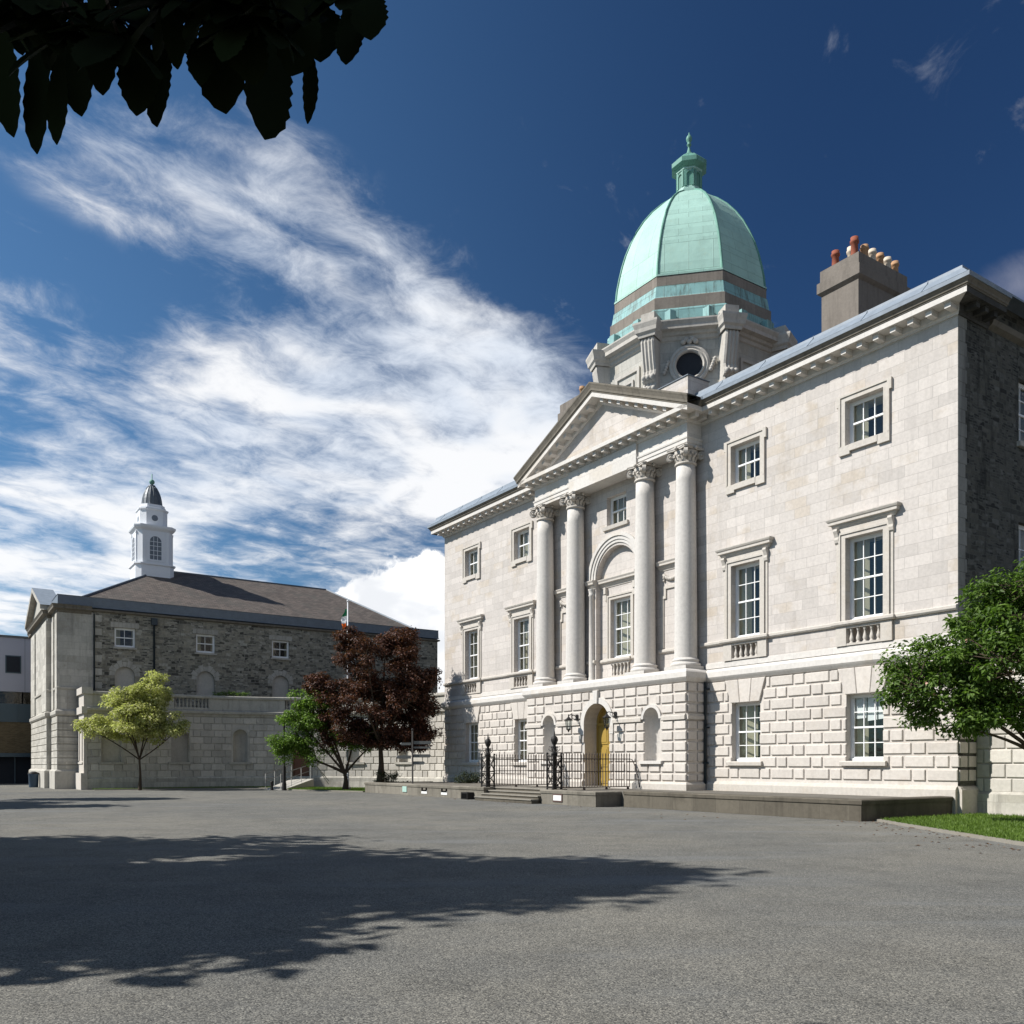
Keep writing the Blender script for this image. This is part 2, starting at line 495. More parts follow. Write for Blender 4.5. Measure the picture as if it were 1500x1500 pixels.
def mat_leaf(name, cols, trans, rough=0.55):
    t, p = base_mat(name, rough, 0.35)
    g = t.new('ShaderNodeNewGeometry')
    rp = t.new('ShaderNodeValToRGB')
    t.l.new(g.outputs['Random Per Island'], rp.inputs[0])
    e = rp.color_ramp.elements
    e[0].position, e[0].color = 0.0, (*cols[0], 1)
    e[1].position, e[1].color = 1.0, (*cols[-1], 1)
    for i, c in enumerate(cols[1:-1]):
        n = e.new((i + 1) / (len(cols) - 1))
        n.color = (*c, 1)
    tc = t.new('ShaderNodeTexCoord')
    cl = t.ss(t.noise(tc.outputs['Object'], 0.9, 3, 0.6), 0.35, 0.65)
    c = t.mix(t.m('MULTIPLY', cl, 0.45), rp.outputs[0], cols[0])
    t.l.new(c, p.inputs['Base Color'])
    if trans > 0:
        out = t.n['Material Output']
        tl = t.new('ShaderNodeBsdfTranslucent')
        t.l.new(t.mix(1.0, c, (1.0, 1.15, 0.6), 'MULTIPLY'), tl.inputs[0])
        mx = t.new('ShaderNodeMixShader')
        mx.inputs[0].default_value = trans
        t.l.new(p.outputs[0], mx.inputs[1])
        t.l.new(tl.outputs[0], mx.inputs[2])
        t.l.new(mx.outputs[0], out.inputs[0])


mat_leaf('leaf_yellow', [(0.31, 0.315, 0.10), (0.55, 0.535, 0.24), (0.74, 0.70, 0.41)], 0.50)
mat_leaf('leaf_green', [(0.07, 0.125, 0.018), (0.15, 0.25, 0.04), (0.25, 0.36, 0.075)], 0.45)
mat_leaf('leaf_copper', [(0.030, 0.015, 0.011), (0.095, 0.038, 0.025), (0.20, 0.075, 0.042)], 0.34)
mat_leaf('leaf_deep', [(0.045, 0.085, 0.013), (0.105, 0.185, 0.028), (0.19, 0.29, 0.06)], 0.42)
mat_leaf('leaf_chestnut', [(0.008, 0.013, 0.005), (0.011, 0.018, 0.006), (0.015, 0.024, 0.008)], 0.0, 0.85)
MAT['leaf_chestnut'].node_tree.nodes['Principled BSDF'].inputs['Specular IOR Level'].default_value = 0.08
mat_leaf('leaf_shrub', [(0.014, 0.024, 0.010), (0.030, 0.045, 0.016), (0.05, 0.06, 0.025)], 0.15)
mat_leaf('grass_blade', [(0.075, 0.13, 0.018), (0.125, 0.20, 0.030), (0.17, 0.25, 0.045)], 0.35)
mat_leaf('blossom_pink', [(0.55, 0.25, 0.20), (0.62, 0.38, 0.30), (0.66, 0.5, 0.42)], 0.0)


def mat_ground():
    t, p = base_mat('gravel_asphalt', 0.95, 0.15)
    tc = t.new('ShaderNodeTexCoord')
    ob = tc.outputs['Object']
    vor = t.new('ShaderNodeTexVoronoi')
    t.l.new(ob, vor.inputs['Vector'])
    vor.inputs['Scale'].default_value = 95
    g = t.new('ShaderNodeRGBToBW')
    t.l.new(vor.outputs['Color'], g.inputs[0])
    vb = t.new('ShaderNodeTexVoronoi')
    t.l.new(ob, vb.inputs['Vector'])
    vb.inputs['Scale'].default_value = 38
    g2 = t.new('ShaderNodeRGBToBW')
    t.l.new(vb.outputs['Color'], g2.inputs[0])
    rp = t.new('ShaderNodeValToRGB')
    t.l.new(g.outputs[0], rp.inputs[0])
    e = rp.color_ramp.elements
    e[0].position, e[0].color = 0.08, (0.045, 0.045, 0.042, 1)
    e[1].position, e[1].color = 0.95, (0.32, 0.305, 0.265, 1)
    n = e.new(0.5)
    n.color = (0.122, 0.120, 0.112, 1)
    c = t.mix(t.m('MULTIPLY', t.ss(g2.outputs[0], 0.35, 0.8), 0.35), rp.outputs[0], (0.165, 0.16, 0.145))
    big = t.noise(ob, 0.16, 6, 0.62)
    mid = t.noise(ob, 1.1, 6, 0.65)
    c = t.mix(t.ss(big, 0.35, 0.68), t.mix(1.0, c, (0.88, 0.90, 0.92), 'MULTIPLY'), t.mix(1.0, c, (1.16, 1.14, 1.09), 'MULTIPLY'))
    c = t.mix(t.ss(mid, 0.42, 0.72), c, t.mix(1.0, c, (0.80, 0.80, 0.80), 'MULTIPLY'))
    mp = t.new('ShaderNodeMapping')
    t.l.new(ob, mp.inputs[0])
    mp.inputs['Rotation'].default_value = (0, 0, radians(28))
    mp.inputs['Scale'].default_value = (0.12, 0.9, 1)
    trk = t.ss(t.noise(mp.outputs[0], 0.9, 4, 0.6), 0.52, 0.72)
    c = t.mix(t.m('MULTIPLY', trk, 0.35), c, (0.185, 0.195, 0.20))
    damp = t.ss(t.noise(ob, 0.45, 7, 0.72, 0.6), 0.56, 0.72)
    c = t.mix(t.m('MULTIPLY', damp, 0.30), c, (0.075, 0.073, 0.068))
    spot = t.ss(t.noise(ob, 3.3, 3, 0.5), 0.70, 0.76)
    c = t.mix(t.m('MULTIPLY', spot, 0.45), c, (0.06, 0.058, 0.055))
    t.l.new(c, p.inputs['Base Color'])
    hh = t.m('ADD', t.m('MULTIPLY', vor.outputs['Distance'], -1.0), t.m('MULTIPLY', vb.outputs['Distance'], -0.5))
    t.l.new(t.bump(hh, 0.40, 0.008), p.inputs['Normal'])
    t, p = base_mat('lawn_soil', 0.95, 0.1)
    tc = t.new('ShaderNodeTexCoord')
    n = t.noise(tc.outputs['Object'], 3.0, 6, 0.7)
    n2 = t.noise(tc.outputs['Object'], 40.0, 3, 0.6)
    c = t.mix(n, (0.06, 0.11, 0.018), (0.13, 0.195, 0.038))
    c = t.mix(t.ss(n2, 0.4, 0.7), c, (0.03, 0.055, 0.012))
    t.l.new(c, p.inputs['Base Color'])
    t, p = base_mat('brick_wall', 0.9, 0.15)
    uv, ob = uvs(t)
    br = t.new('ShaderNodeTexBrick')
    t.l.new(uv, br.inputs['Vector'])
    br.inputs['Color1'].default_value = (0.19, 0.14, 0.075, 1)
    br.inputs['Color2'].default_value = (0.12, 0.085, 0.045, 1)
    br.inputs['Mortar'].default_value = (0.16, 0.14, 0.10, 1)
    br.inputs['Scale'].default_value = 1
    br.inputs['Brick Width'].default_value = 0.23
    br.inputs['Row Height'].default_value = 0.08
    br.inputs['Mortar Size'].default_value = 0.008
    t.l.new(br.outputs['Color'], p.inputs['Base Color'])


mat_ground()


# ------------------------------------------------------------------ mesh builder
class MB:
    """collects faces; coordinates are frame coordinates (u, v, z with z from eye level)"""
    def __init__(self):
        self.v, self.f, self.uv, self.sm = [], [], [], []

    def face(self, pts, uv=None, smooth=False):
        i = len(self.v)
        self.v.extend(tuple(p) for p in pts)
        self.f.append(tuple(range(i, i + len(pts))))
        self.uv.append(uv)
        self.sm.append(smooth)

    def mesh(self, verts, faces, smooth=False):
        i = len(self.v)
        self.v.extend(tuple(p) for p in verts)
        for f in faces:
            self.f.append(tuple(i + k for k in f))
            self.uv.append(None)
            self.sm.append(smooth)

    def box(self, x0, x1, y0, y1, z0, z1, f=None):
        P = [(x, y, z) for z in (z0, z1) for y in (y0, y1) for x in (x0, x1)]
        if f:
            P = [f(*p) for p in P]
        self.mesh(P, [(0, 2, 3, 1), (4, 5, 7, 6), (0, 1, 5, 4), (1, 3, 7, 5), (3, 2, 6, 7), (2, 0, 4, 6)])

    def fbox(self, f, s0, s1, o0, o1, z0, z1):
        """box in wall coordinates: along s, out o, up z"""
        P = [f(s, o, z) for z in (z0, z1) for o in (o0, o1) for s in (s0, s1)]
        self.mesh(P, [(0, 2, 3, 1), (4, 5, 7, 6), (0, 1, 5, 4), (1, 3, 7, 5), (3, 2, 6, 7), (2, 0, 4, 6)])

    def block(self, f, s0, s1, o0, o1, z0, z1, c=0.018, top=None):
        """rusticated block with chamfered front; top=(s0,s1) makes a splayed voussoir"""
        t0, t1 = top if top else (s0, s1)
        B = [(s0, z0), (s1, z0), (t1, z1), (t0, z1)]
        I = [(s0 + c, z0 + c), (s1 - c, z0 + c), (t1 - c, z1 - c), (t0 + c, z1 - c)]
        P = [f(s, o0, z) for s, z in B] + [f(s, o1 - c * 0.8, z) for s, z in B] + [f(s, o1, z) for s, z in I]
        F = [(8, 9, 10, 11)]
        for k in range(4):
            j = (k + 1) % 4
            F += [(k, j, 4 + j, 4 + k), (4 + k, 4 + j, 8 + j, 8 + k)]
        self.mesh(P, F)

    def sweep(self, prof, path, closed=False, cap=True, only=None):
        """profile (out, z) carried along a plan path; out is to the right of travel"""
        n = len(path)
        rings = []
        for i, p in enumerate(path):
            p = Vector(p)
            a = Vector(path[i - 1]) if (i > 0 or closed) else None
            b = Vector(path[(i + 1) % n]) if (i < n - 1 or closed) else None
            d1 = (p - a).normalized() if a is not None else None
            d2 = (b - p).normalized() if b is not None else None
            d1 = d1 or d2
            d2 = d2 or d1
            n1, n2 = Vector((d1.y, -d1.x)), Vector((d2.y, -d2.x))
            m = (n1 + n2)
            m = m / max(m.dot(n1), 1e-6) if m.length > 1e-6 else n1
            rings.append([(p.x + m.x * o, p.y + m.y * o, z) for o, z in prof])
        k = len(prof)
        for i in range(n if closed else n - 1):
            if only is not None and i not in only:
                continue
            A, B = rings[i], rings[(i + 1) % n]
            for j in range(k - 1):
                self.face([A[j], B[j], B[j + 1], A[j + 1]])
        if cap and not closed:
            self.face(rings[0][::-1])
            self.face(rings[-1])

    def lathe(self, prof, c, n=24, smooth=True, ph=0.0, axis=None, capt=True):
        """profile (radius, z) about a vertical axis at c=(x,y)"""
        k = len(prof)
        V = []
        for i in range(n):
            a = ph + 2 * pi * i / n
            for r, z in prof:
                V.append((c[0] + r * cos(a), c[1] + r * sin(a), z))
        F = []
        for i in range(n):
            j = (i + 1) % n
            for q in range(k - 1):
                F.append((i * k + q, j * k + q, j * k + q + 1, i * k + q + 1))
        if capt and prof[-1][0] > 1e-4:
            F.append(tuple(i * k + k - 1 for i in range(n)))
        self.mesh(V, F, smooth)

    def oct(self, prof, c, capt=True):
        """octagon with faces square to the front; profile holds the apothem"""
        s = 1 / cos(pi / 8)
        k = len(prof)
        for i in range(8):
            a0, a1 = pi / 8 + i * pi / 4, pi / 8 + (i + 1) * pi / 4
            for q in range(k - 1):
                r0, z0 = prof[q]
                r1, z1 = prof[q + 1]
                P = lambda r, a, z: (c[0] + r * s * cos(a), c[1] + r * s * sin(a), z)
                self.face([P(r0, a0, z0), P(r0, a1, z0), P(r1, a1, z1), P(r1, a0, z1)])
        if capt:
            r, z = prof[-1]
            self.face([(c[0] + r * s * cos(pi / 8 + i * pi / 4), c[1] + r * s * sin(pi / 8 + i * pi / 4), z) for i in range(8)])

    def tube(self, pts, rad, n=8, smooth=True, cap=True):
        pts = [Vector(p) for p in pts]
        rad = rad if isinstance(rad, (list, tuple)) else [rad] * len(pts)
        rings = []
        for i, p in enumerate(pts):
            d = (pts[min(i + 1, len(pts) - 1)] - pts[max(i - 1, 0)]).normalized()
            up = Vector((0, 0, 1)) if abs(d.z) < 0.9 else Vector((1, 0, 0))
            x = d.cross(up).normalized()
            y = d.cross(x)
            rings.append([p + (x * cos(2 * pi * k / n) + y * sin(2 * pi * k / n)) * rad[i] for k in range(n)])
        V = [q for r in rings for q in r]
        F = [(i * n + k, i * n + (k + 1) % n, (i + 1) * n + (k + 1) % n, (i + 1) * n + k) for i in range(len(pts) - 1) for k in range(n)]
        if cap:
            F += [tuple(range(n)), tuple((len(pts) - 1) * n + k for k in range(n))]
        self.mesh(V, F, smooth)

    def ball(self, c, r, n=12, m=8, sz=1.0):
        self.lathe([(max(r * sin(pi * i / m), 1e-5), c[2] - r * sz * cos(pi * i / m)) for i in range(m + 1)], (c[0], c[1]), n)

    def wall(self, f, s0, s1, z0, z1, holes=(), seg=None, dep=0.3):
        """flat or curved wall sheet with openings; holes: dict s0 s1 z0 z1 [arch] [dep]"""
        S = {s0, s1}
        Z = {z0, z1}
        for h in holes:
            S |= {h['s0'], h['s1']}
            Z |= {h['z0'], h['z1']}
        S = sorted(s for s in S if s0 - 1e-6 <= s <= s1 + 1e-6)
        Z = sorted(z for z in Z if z0 - 1e-6 <= z <= z1 + 1e-6)
        if seg:
            T = [S[0]]
            for a, b in zip(S, S[1:]):
                k = max(1, int(math.ceil((b - a) / seg)))
                T += [a + (b - a) * i / k for i in range(1, k + 1)]
            S = T
        for a, b in zip(S, S[1:]):
            for c, d in zip(Z, Z[1:]):
                ms, mz = (a + b) / 2, (c + d) / 2
                if any(h['s0'] < ms < h['s1'] and h['z0'] < mz < h['z1'] for h in holes):
                    continue
                self.face([f(a, 0, c), f(b, 0, c), f(b, 0, d), f(a, 0, d)], [(a, c), (b, c), (b, d), (a, d)])
        for h in holes:
            D = h.get('dep', dep)
            a, b, c, d = h['s0'], h['s1'], h['z0'], h['z1']
            q = lambda s, z, s2, z2: self.face([f(s, 0, z), f(s2, 0, z2), f(s2, -D, z2), f(s, -D, z)],
                                               [(s, z), (s2, z2), (s2 + D, z2), (s + D, z)])
            if h.get('arch'):
                r = (b - a) / 2
                m = (a + b) / 2
                zs = d - r
                A = [(m - r * cos(pi * i / 20), zs + r * sin(pi * i / 20)) for i in range(21)]
                for (p, z), (p2, z2) in zip(A, A[1:]):
                    self.face([f(p, 0, z), f(p2, 0, z2), f(p2, 0, d), f(p, 0, d)], [(p, z), (p2, z2), (p2, d), (p, d)])
                    q(p, z, p2, z2)
                q(a, c, a, zs)
                q(b, c, b, zs)
            else:
                q(a, c, a, d)
                q(b, c, b, d)
                q(a, d, b, d)
            q(a, c, b, c)

    def pieces(self):
        """far-apart groups of faces become meshes of their own (a pair of brackets is two parts)"""
        nf = len(self.f)
        V = np.array(self.v, dtype=float)
        root = np.arange(len(V))

        def find(i):
            while root[i] != i:
                root[i] = root[root[i]]
                i = root[i]
            return i
        for f in self.f:
            a = find(f[0])
            for k in f[1:]:
                b = find(k)
                if a != b:
                    root[b] = a
        isl = np.array([find(f[0]) for f in self.f])
        ids, inv = np.unique(isl, return_inverse=True)
        k = len(ids)
        if k < 2 or k > 2600:
            return [self]
        lo = np.full((k, 3), np.inf)
        hi = np.full((k, 3), -np.inf)
        for f, c in zip(self.f, inv):
            p = V[list(f)]
            lo[c] = np.minimum(lo[c], p.min(0))
            hi[c] = np.maximum(hi[c], p.max(0))
        size = (hi - lo).max(1)
        lab = -np.ones(k, int)
        cur = 0
        for sd in range(k):
            if lab[sd] >= 0:
                continue
            lab[sd] = cur
            st = [sd]
            while st:
                i = st.pop()
                gap = np.maximum(0.0, np.maximum(lo[i] - hi, lo - hi[i]))
                near = np.sqrt((gap ** 2).sum(1)) <= np.maximum(0.02, 0.5 * np.maximum(size[i], size))
                for j in np.nonzero(near & (lab < 0))[0]:
                    lab[j] = cur
                    st.append(j)
            cur += 1
        if cur == 1:
            return [self]
        out = [MB() for _ in range(cur)]
        maps = [dict() for _ in range(cur)]
        for f, c, uv, sm in zip(self.f, inv, self.uv, self.sm):
            b, mp = out[lab[c]], maps[lab[c]]
            g_ = []
            for q in f:
                if q not in mp:
                    mp[q] = len(b.v)
                    b.v.append(self.v[q])
                g_.append(mp[q])
            b.f.append(tuple(g_))
            b.uv.append(uv)
            b.sm.append(sm)
        return out

    def build(self, name, mat, parent=None, origin=(0, 0, 0), frame=True):
        """origin in frame coordinates (z from gravel); frame=True: mesh sits in building frame"""
        me = bpy.data.meshes.new(name)
        V = np.array(self.v, dtype=np.float32)
        if frame:
            V = V + np.array([0, 0, EYE], dtype=np.float32)
        L = V - np.array(origin, dtype=np.float32)
        me.from_pydata([tuple(p) for p in L], [], self.f)
        ul = me.uv_layers.new(name='UVMap')
        data = np.zeros((len(me.loops), 2), dtype=np.float32)
        k = 0
        for fi, f in enumerate(self.f):
            u = self.uv[fi]
            if u is None:
                p = V[list(f)]
                e1 = p[1] - p[0]
                nrm = np.zeros(3)
                for i in range(1, len(f) - 1):
                    nrm = nrm + np.cross(p[i] - p[0], p[i + 1] - p[0])
                ln = np.linalg.norm(nrm)
                nrm = nrm / ln if ln > 1e-9 else np.array([0, 0, 1.0])
                if abs(nrm[2]) > 0.93:
                    u = p[:, :2]
                else:
                    tg = np.array([-nrm[1], nrm[0], 0])
                    tg = tg / np.linalg.norm(tg)
                    up = np.cross(nrm, tg)
                    if up[2] < 0:
                        up = -up
                    u = np.stack([p @ tg, p @ up], 1)
            data[k:k + len(f)] = u
            k += len(f)
        ul.data.foreach_set('uv', data.ravel())
        me.polygons.foreach_set('use_smooth', self.sm)
        me.materials.append(MAT[mat])
        me.update()
        o = bpy.data.objects.new(name, me)
        COL.objects.link(o)
        if parent is not None:
            o.parent = parent
        elif frame:
            o.location = world(*origin)
            o.rotation_euler = (0, 0, ROT)
        else:
            o.location = origin
        return o


def tag(o, label=None, cat=None, group=None, kind=None):
    if label:
        o['label'] = label
    if cat:
        o['category'] = cat
    if group:
        o['group'] = group
    if kind:
        o['kind'] = kind
    return o


def thing(name, label, cat, origin, group=None, frame=True):
    o = bpy.data.objects.new(name, None)
    o.empty_display_size = 0.3
    COL.objects.link(o)
    o.location = world(*origin) if frame else origin
    if frame:
        o.rotation_euler = (0, 0, ROT)
    o['org'] = list(origin)
    return tag(o, label, cat, group)


class Kit:
    """builds parts of one thing"""
    def __init__(self, root, frame=True):
        self.r = root
        self.o = tuple(root['org'])
        self.fr = frame
        del root['org']

    def part(self, mb, name, mat, parent=None, label=None):
        first = None
        for piece in mb.pieces():
            o = piece.build(name, mat, parent or self.r, self.o, self.fr)
            if parent is not None:
                o.matrix_parent_inverse = Matrix.Identity(4)
            if label:
                o['label'] = label
            first = first or o
        return first


def front(y0):
    return lambda s, o, z: (s, y0 - o, z)


def sidewall(x0):
    return lambda s, o, z: (x0 + o, s, z)


def backward(x0):
    return lambda s, o, z: (x0 - o, s, z)


# ------------------------------------------------------------------ ground
g = MB()
g.face([(-700, -300, 0), (700, -300, 0), (700, 900, 0), (-700, 900, 0)])
tag(g.build('gravel_court', 'gravel_asphalt', frame=False), kind='structure')


# ------------------------------------------------------------------ windows
def sash_window(K, f, c, z0, z1, w, cols, rows, setback=0.26, room=0.75, blind=None, mat_in='cream_interior', sill=True, name='window'):
    """white sash with bars, pane, and the little of the room one sees; returns the window part"""
    m = MB()
    a, b = c - w / 2, c + w / 2
    o = -setback
    fr = 0.075
    for s0, s1 in ((a, a + fr), (b - fr, b)):
        m.fbox(f, s0, s1, o - 0.10, o + 0.03, z0, z1)
    m.fbox(f, a + fr, b - fr, o - 0.10, o + 0.028, z1 - fr, z1)
    m.fbox(f, a + fr, b - fr, o - 0.12, o + 0.07, z0, z0 + 0.09)
    st = 0.045
    i0, i1, j0, j1 = a + fr, b - fr, z0 + 0.09, z1 - fr
    mid = (j0 + j1) / 2
    m.fbox(f, i0, i0 + st, o - 0.05, o + 0.010, j0, j1)
    m.fbox(f, i1 - st, i1, o - 0.05, o + 0.010, j0, j1)
    m.fbox(f, i0 + st, i1 - st, o - 0.06, o + 0.022, mid - 0.03, mid + 0.03)
    m.fbox(f, i0 + st, i1 - st, o - 0.05, o + 0.008, j0, j0 + st)
    m.fbox(f, i0 + st, i1 - st, o - 0.05, o + 0.008, j1 - st, j1)
    for k in range(1, cols):
        x = i0 + (i1 - i0) * k / cols
        m.fbox(f, x - 0.014, x + 0.014, o - 0.045, o + 0.005, j0 + st, mid - 0.03)
        m.fbox(f, x - 0.014, x + 0.014, o - 0.045, o + 0.005, mid + 0.03, j1 - st)
    for k in range(1, rows):
        if rows % 2 == 0 and k == rows // 2:
            continue
        z = j0 + (j1 - j0) * k / rows
        m.fbox(f, i0 + st, i1 - st, o - 0.043, o + 0.003, z - 0.014, z + 0.014)
    W = K.part(m, name, 'white_paint')
    p = MB()
    p.face([f(i0, o - 0.025, j0), f(i1, o - 0.025, j0), f(i1, o - 0.025, j1), f(i0, o - 0.025, j1)])
    K.part(p, 'pane', 'window_glass', W)
    r = MB()
    q0, q1 = o - 0.13, o - 0.13 - room
    lf = a + w * random.uniform(0.24, 0.52)
    sw = random.uniform(0.16, 0.40)
    r.face([f(a, q0, z0), f(lf, q0 - sw, z0), f(lf, q0 - sw, z1), f(a, q0, z1)])
    rt_ = b - w * 0.10
    r.face([f(b, q0, z0), f(rt_, q0 - 0.35, z0), f(rt_, q0 - 0.35, z1), f(b, q0, z1)])
    r.face([f(b, q0, z0), f(b, q1, z0), f(b, q1, z1), f(b, q0, z1)])
    r.face([f(a, q0, z1), f(b, q0, z1), f(b, q1, z1), f(a, q1, z1)])
    r.face([f(a, q0, z0), f(b, q0, z0), f(b, q1, z0), f(a, q1, z0)])
    K.part(r, 'shutter_lining', mat_in, W)
    d = MB()
    d.face([f(a, q1, z0), f(b, q1, z0), f(b, q1, z1), f(a, q1, z1)])
    K.part(d, 'dark_room', 'dark_interior', W)
    if blind:
        bl = MB()
        for s0, s1, h0 in blind:
            bl.face([f(s0, o - 0.09, h0), f(s1, o - 0.10, h0 + 0.03), f(s1, o - 0.09, j1), f(s0, o - 0.09, j1)])
        K.part(bl, 'blind', 'blind_cloth', W)
    return W


def architrave(K, W, f, c, z0, z1, w, outer, ears=True, bottom=True, top_add=0.22):
    m = MB()
    a, b = c - w / 2, c + w / 2
    A, B = c - outer / 2, c + outer / 2
    zt = z1 + top_add
    zb = z0 - 0.30 if bottom else z0
    lay = [(0.0, 0.07), (0.10, 0.045)]
    # outer fillet, inner fascia
    def ring(i0, o0, o1):
        m.fbox(f, A + i0, a, o0, o1, zb if not bottom else z0, z1)
        m.fbox(f, b, B - i0, o0, o1, zb if not bottom else z0, z1)
        m.fbox(f, A + i0, B - i0, o0, o1, z1, zt - i0)
    ring(0.075, 0, 0.055)
    m.fbox(f, A, A + 0.073, 0, 0.095, zb if not bottom else z0, zt)
    m.fbox(f, B - 0.073, B, 0, 0.095, zb if not bottom else z0, zt)
    m.fbox(f, A + 0.073, B - 0.073, 0, 0.093, zt - 0.073, zt)
    if ears:
        for s in (-1, 1):
            e = c + s * outer / 2
            m.fbox(f, min(e, e + s * 0.075), max(e, e + s * 0.075), 0, 0.094, zt - 0.36, zt)
    if bottom:
        m.fbox(f, A, A + 0.42, 0, 0.085, zb, z0)
        m.fbox(f, B - 0.42, B, 0, 0.085, zb, z0)
        m.fbox(f, A + 0.42, B - 0.42, 0, 0.10, zb + 0.09, z0 + 0.004)
    K.part(m, 'architrave', 'limestone_trim', W)


def baluster_prof(z0, z1, r):
    h = z1 - z0
    return [(r * 1.0, z0), (r * 1.0, z0 + .07 * h), (r * .6, z0 + .10 * h), (r * .75, z0 + .16 * h), (r * 1.0, z0 + .30 * h), (r * .8, z0 + .45 * h),
            (r * .5, z0 + .62 * h), (r * .45, z0 + .80 * h), (r * .75, z0 + .83 * h), (r * .6, z0 + .87 * h), (r * 1.0, z0 + .92 * h), (r * 1.0, z1)]


def hood(K, W, f, c, zt, half=1.06, tip=0.26):
    """window cornice on two scroll brackets"""
    m = MB()
    prof = [(0.0, zt - 0.34), (0.06, zt - 0.34), (0.08, zt - 0.29), (0.11, zt - 0.27), (0.12, zt - 0.22), (tip - 0.06, zt - 0.20), (tip - 0.06, zt - 0.11),
            (tip - 0.03, zt - 0.09), (tip, zt - 0.03), (tip, zt), (0.0, zt + 0.03)]
    rings = []
    for s, e in ((c - half, -1), (c + half, 1)):
        rings.append([f(s + e * o, o, z) for o, z in prof])
    A, B = rings
    for j in range(len(prof) - 1):
        m.face([A[j], B[j], B[j + 1], A[j + 1]])
    for s, e in ((c - half, -1), (c + half, 1)):
        P = [f(s + e * o, o, z) for o, z in prof]
        Q = [f(s + e * o, 0, z) for o, z in prof]
        for j in range(len(prof) - 1):
            m.face([P[j], Q[j], Q[j + 1], P[j + 1]])
    m.fbox(f, c - half, c + half, 0, 0.045, zt - 0.62, zt - 0.341)
    H = K.part(m, 'hood', 'limestone_trim', W)
    b = MB()
    for s in (-1, 1):
        x = c + s * (half - 0.06)
        pr = [(0.0, zt - 0.345), (0.17, zt - 0.345), (0.19, zt - 0.42), (0.14, zt - 0.52), (0.10, zt - 0.62), (0.115, zt - 0.70), (0.09, zt - 0.80), (0.03, zt - 0.86), (0.0, zt - 0.86)]
        L = [f(x - 0.075, o, z) for o, z in pr]
        R = [f(x + 0.075, o, z) for o, z in pr]
        for j in range(len(pr) - 1):
            b.face([L[j], R[j], R[j + 1], L[j + 1]])
        b.face(L)
        b.face(R)
    K.part(b, 'bracket', 'limestone_trim', W)


def arc_ring(m, f, c, zs, r0, r1, o0, o1, n=24, a0=0.0, a1=pi):
    for i in range(n):
        t0 = a0 + (a1 - a0) * i / n
        t1 = a0 + (a1 - a0) * (i + 1) / n
        P = lambda r, t, o: f(c - r * cos(t), o, zs + r * sin(t))
        m.face([P(r0, t0, o1), P(r0, t1, o1), P(r1, t1, o1), P(r1, t0, o1)])
        m.face([P(r1, t0, o0), P(r1, t1, o0), P(r1, t1, o1), P(r1, t0, o1)])
        m.face([P(r0, t0, o0), P(r0, t1, o0), P(r0, t1, o1), P(r0, t0, o1)])


def niche(m, f, c, zb, zs, r, dep):
    """rounded niche: half cylinder with quarter-sphere head (depth scaled)"""
    n = 14
    P = lambda t, z, k=1.0: f(c - r * k * cos(t), -dep * k * sin(t), z)
    for i in range(n):
        t0, t1 = pi * i / n, pi * (i + 1) / n
        m.face([P(t0, zb), P(t1, zb), P(t1, zs), P(t0, zs)], smooth=True)
        h = 8
        for j in range(h):
            e0, e1 = pi / 2 * j / h, pi / 2 * (j + 1) / h
            m.face([P(t0, zs + r * sin(e0), cos(e0)), P(t1, zs + r * sin(e0), cos(e0)), P(t1, zs + r * sin(e1), max(cos(e1), 1e-3)), P(t0, zs + r * sin(e1), max(cos(e1), 1e-3))], smooth=True)
    m.face([P(pi * i / n, zb) for i in range(n + 1)])


def rustic(m, f, s0, s1, rows, pattern, holes=(), out=0.075, gap=0.05, phase=0.0):
    """courses of raised blocks; pattern: list of block lengths; holes: function(zmid)->list of (a,b)"""
    per = sum(pattern)
    for r, (z0, z1) in enumerate(rows):
        cuts = holes(z0, z1) if callable(holes) else []
        x = s0 - per * 2 - (per / 2 if r % 2 else 0.0) + phase
        k = 0
        while x < s1:
            w = pattern[k % len(pattern)]
            k += 1
            a, b = x + gap / 2, x + w - gap / 2
            x += w
            a, b = max(a, s0), min(b, s1)
            pieces = [(a, b)]
            for c, d in cuts:
                nx = []
                for p, q in pieces:
                    if d <= p or c >= q:
                        nx.append((p, q))
                    else:
                        if c > p:
                            nx.append((p, c))
                        if d < q:
                            nx.append((d, q))
                pieces = nx
            for p, q in pieces:
                if q - p > 0.10:
                    m.block(f, p, q, -0.01, out + random.uniform(-0.006, 0.006), z0 + gap / 2, z1 - gap / 2)


random.seed(7)

# ==================================================================== MAIN BUILDING
main = thing('domed_building', 'white limestone court building with a columned portico and green copper dome', 'building', (0, 6, 0))
K = Kit(main)
F0 = front(0.0)
ROWS = [(3.2 - 0.417 * (i + 1), 3.2 - 0.417 * i) for i in range(9)]
WC = (-12.39, -7.4, 7.4, 12.39)
SILL = 4.75

# --- upper wall, one sheet with its openings
holes = []
for c in WC:
    holes.append(dict(s0=c - 0.7, s1=c + 0.7, z0=10.59, z1=12.07))
    holes.append(dict(s0=c - 0.69, s1=c + 0.69, z0=SILL, z1=7.52))
    holes.append(dict(s0=c - 0.62, s1=c + 0.62, z0=3.93, z1=4.56, dep=0.46))
holes.append(dict(s0=-0.66, s1=0.66, z0=10.68, z1=11.98))
holes.append(dict(s0=-1.42, s1=1.42, z0=3.70, z1=9.72, arch=True, dep=0.28))
m = MB()
m.wall(F0, -15.5, 15.5, 3.2, 13.5, holes)
for c in WC:                                        # back of the balustrade recesses
    m.fbox(F0, c - 0.62, c + 0.62, -0.48, -0.46, 3.93, 4.56)
K.part(m, 'wall', 'limestone_ashlar')

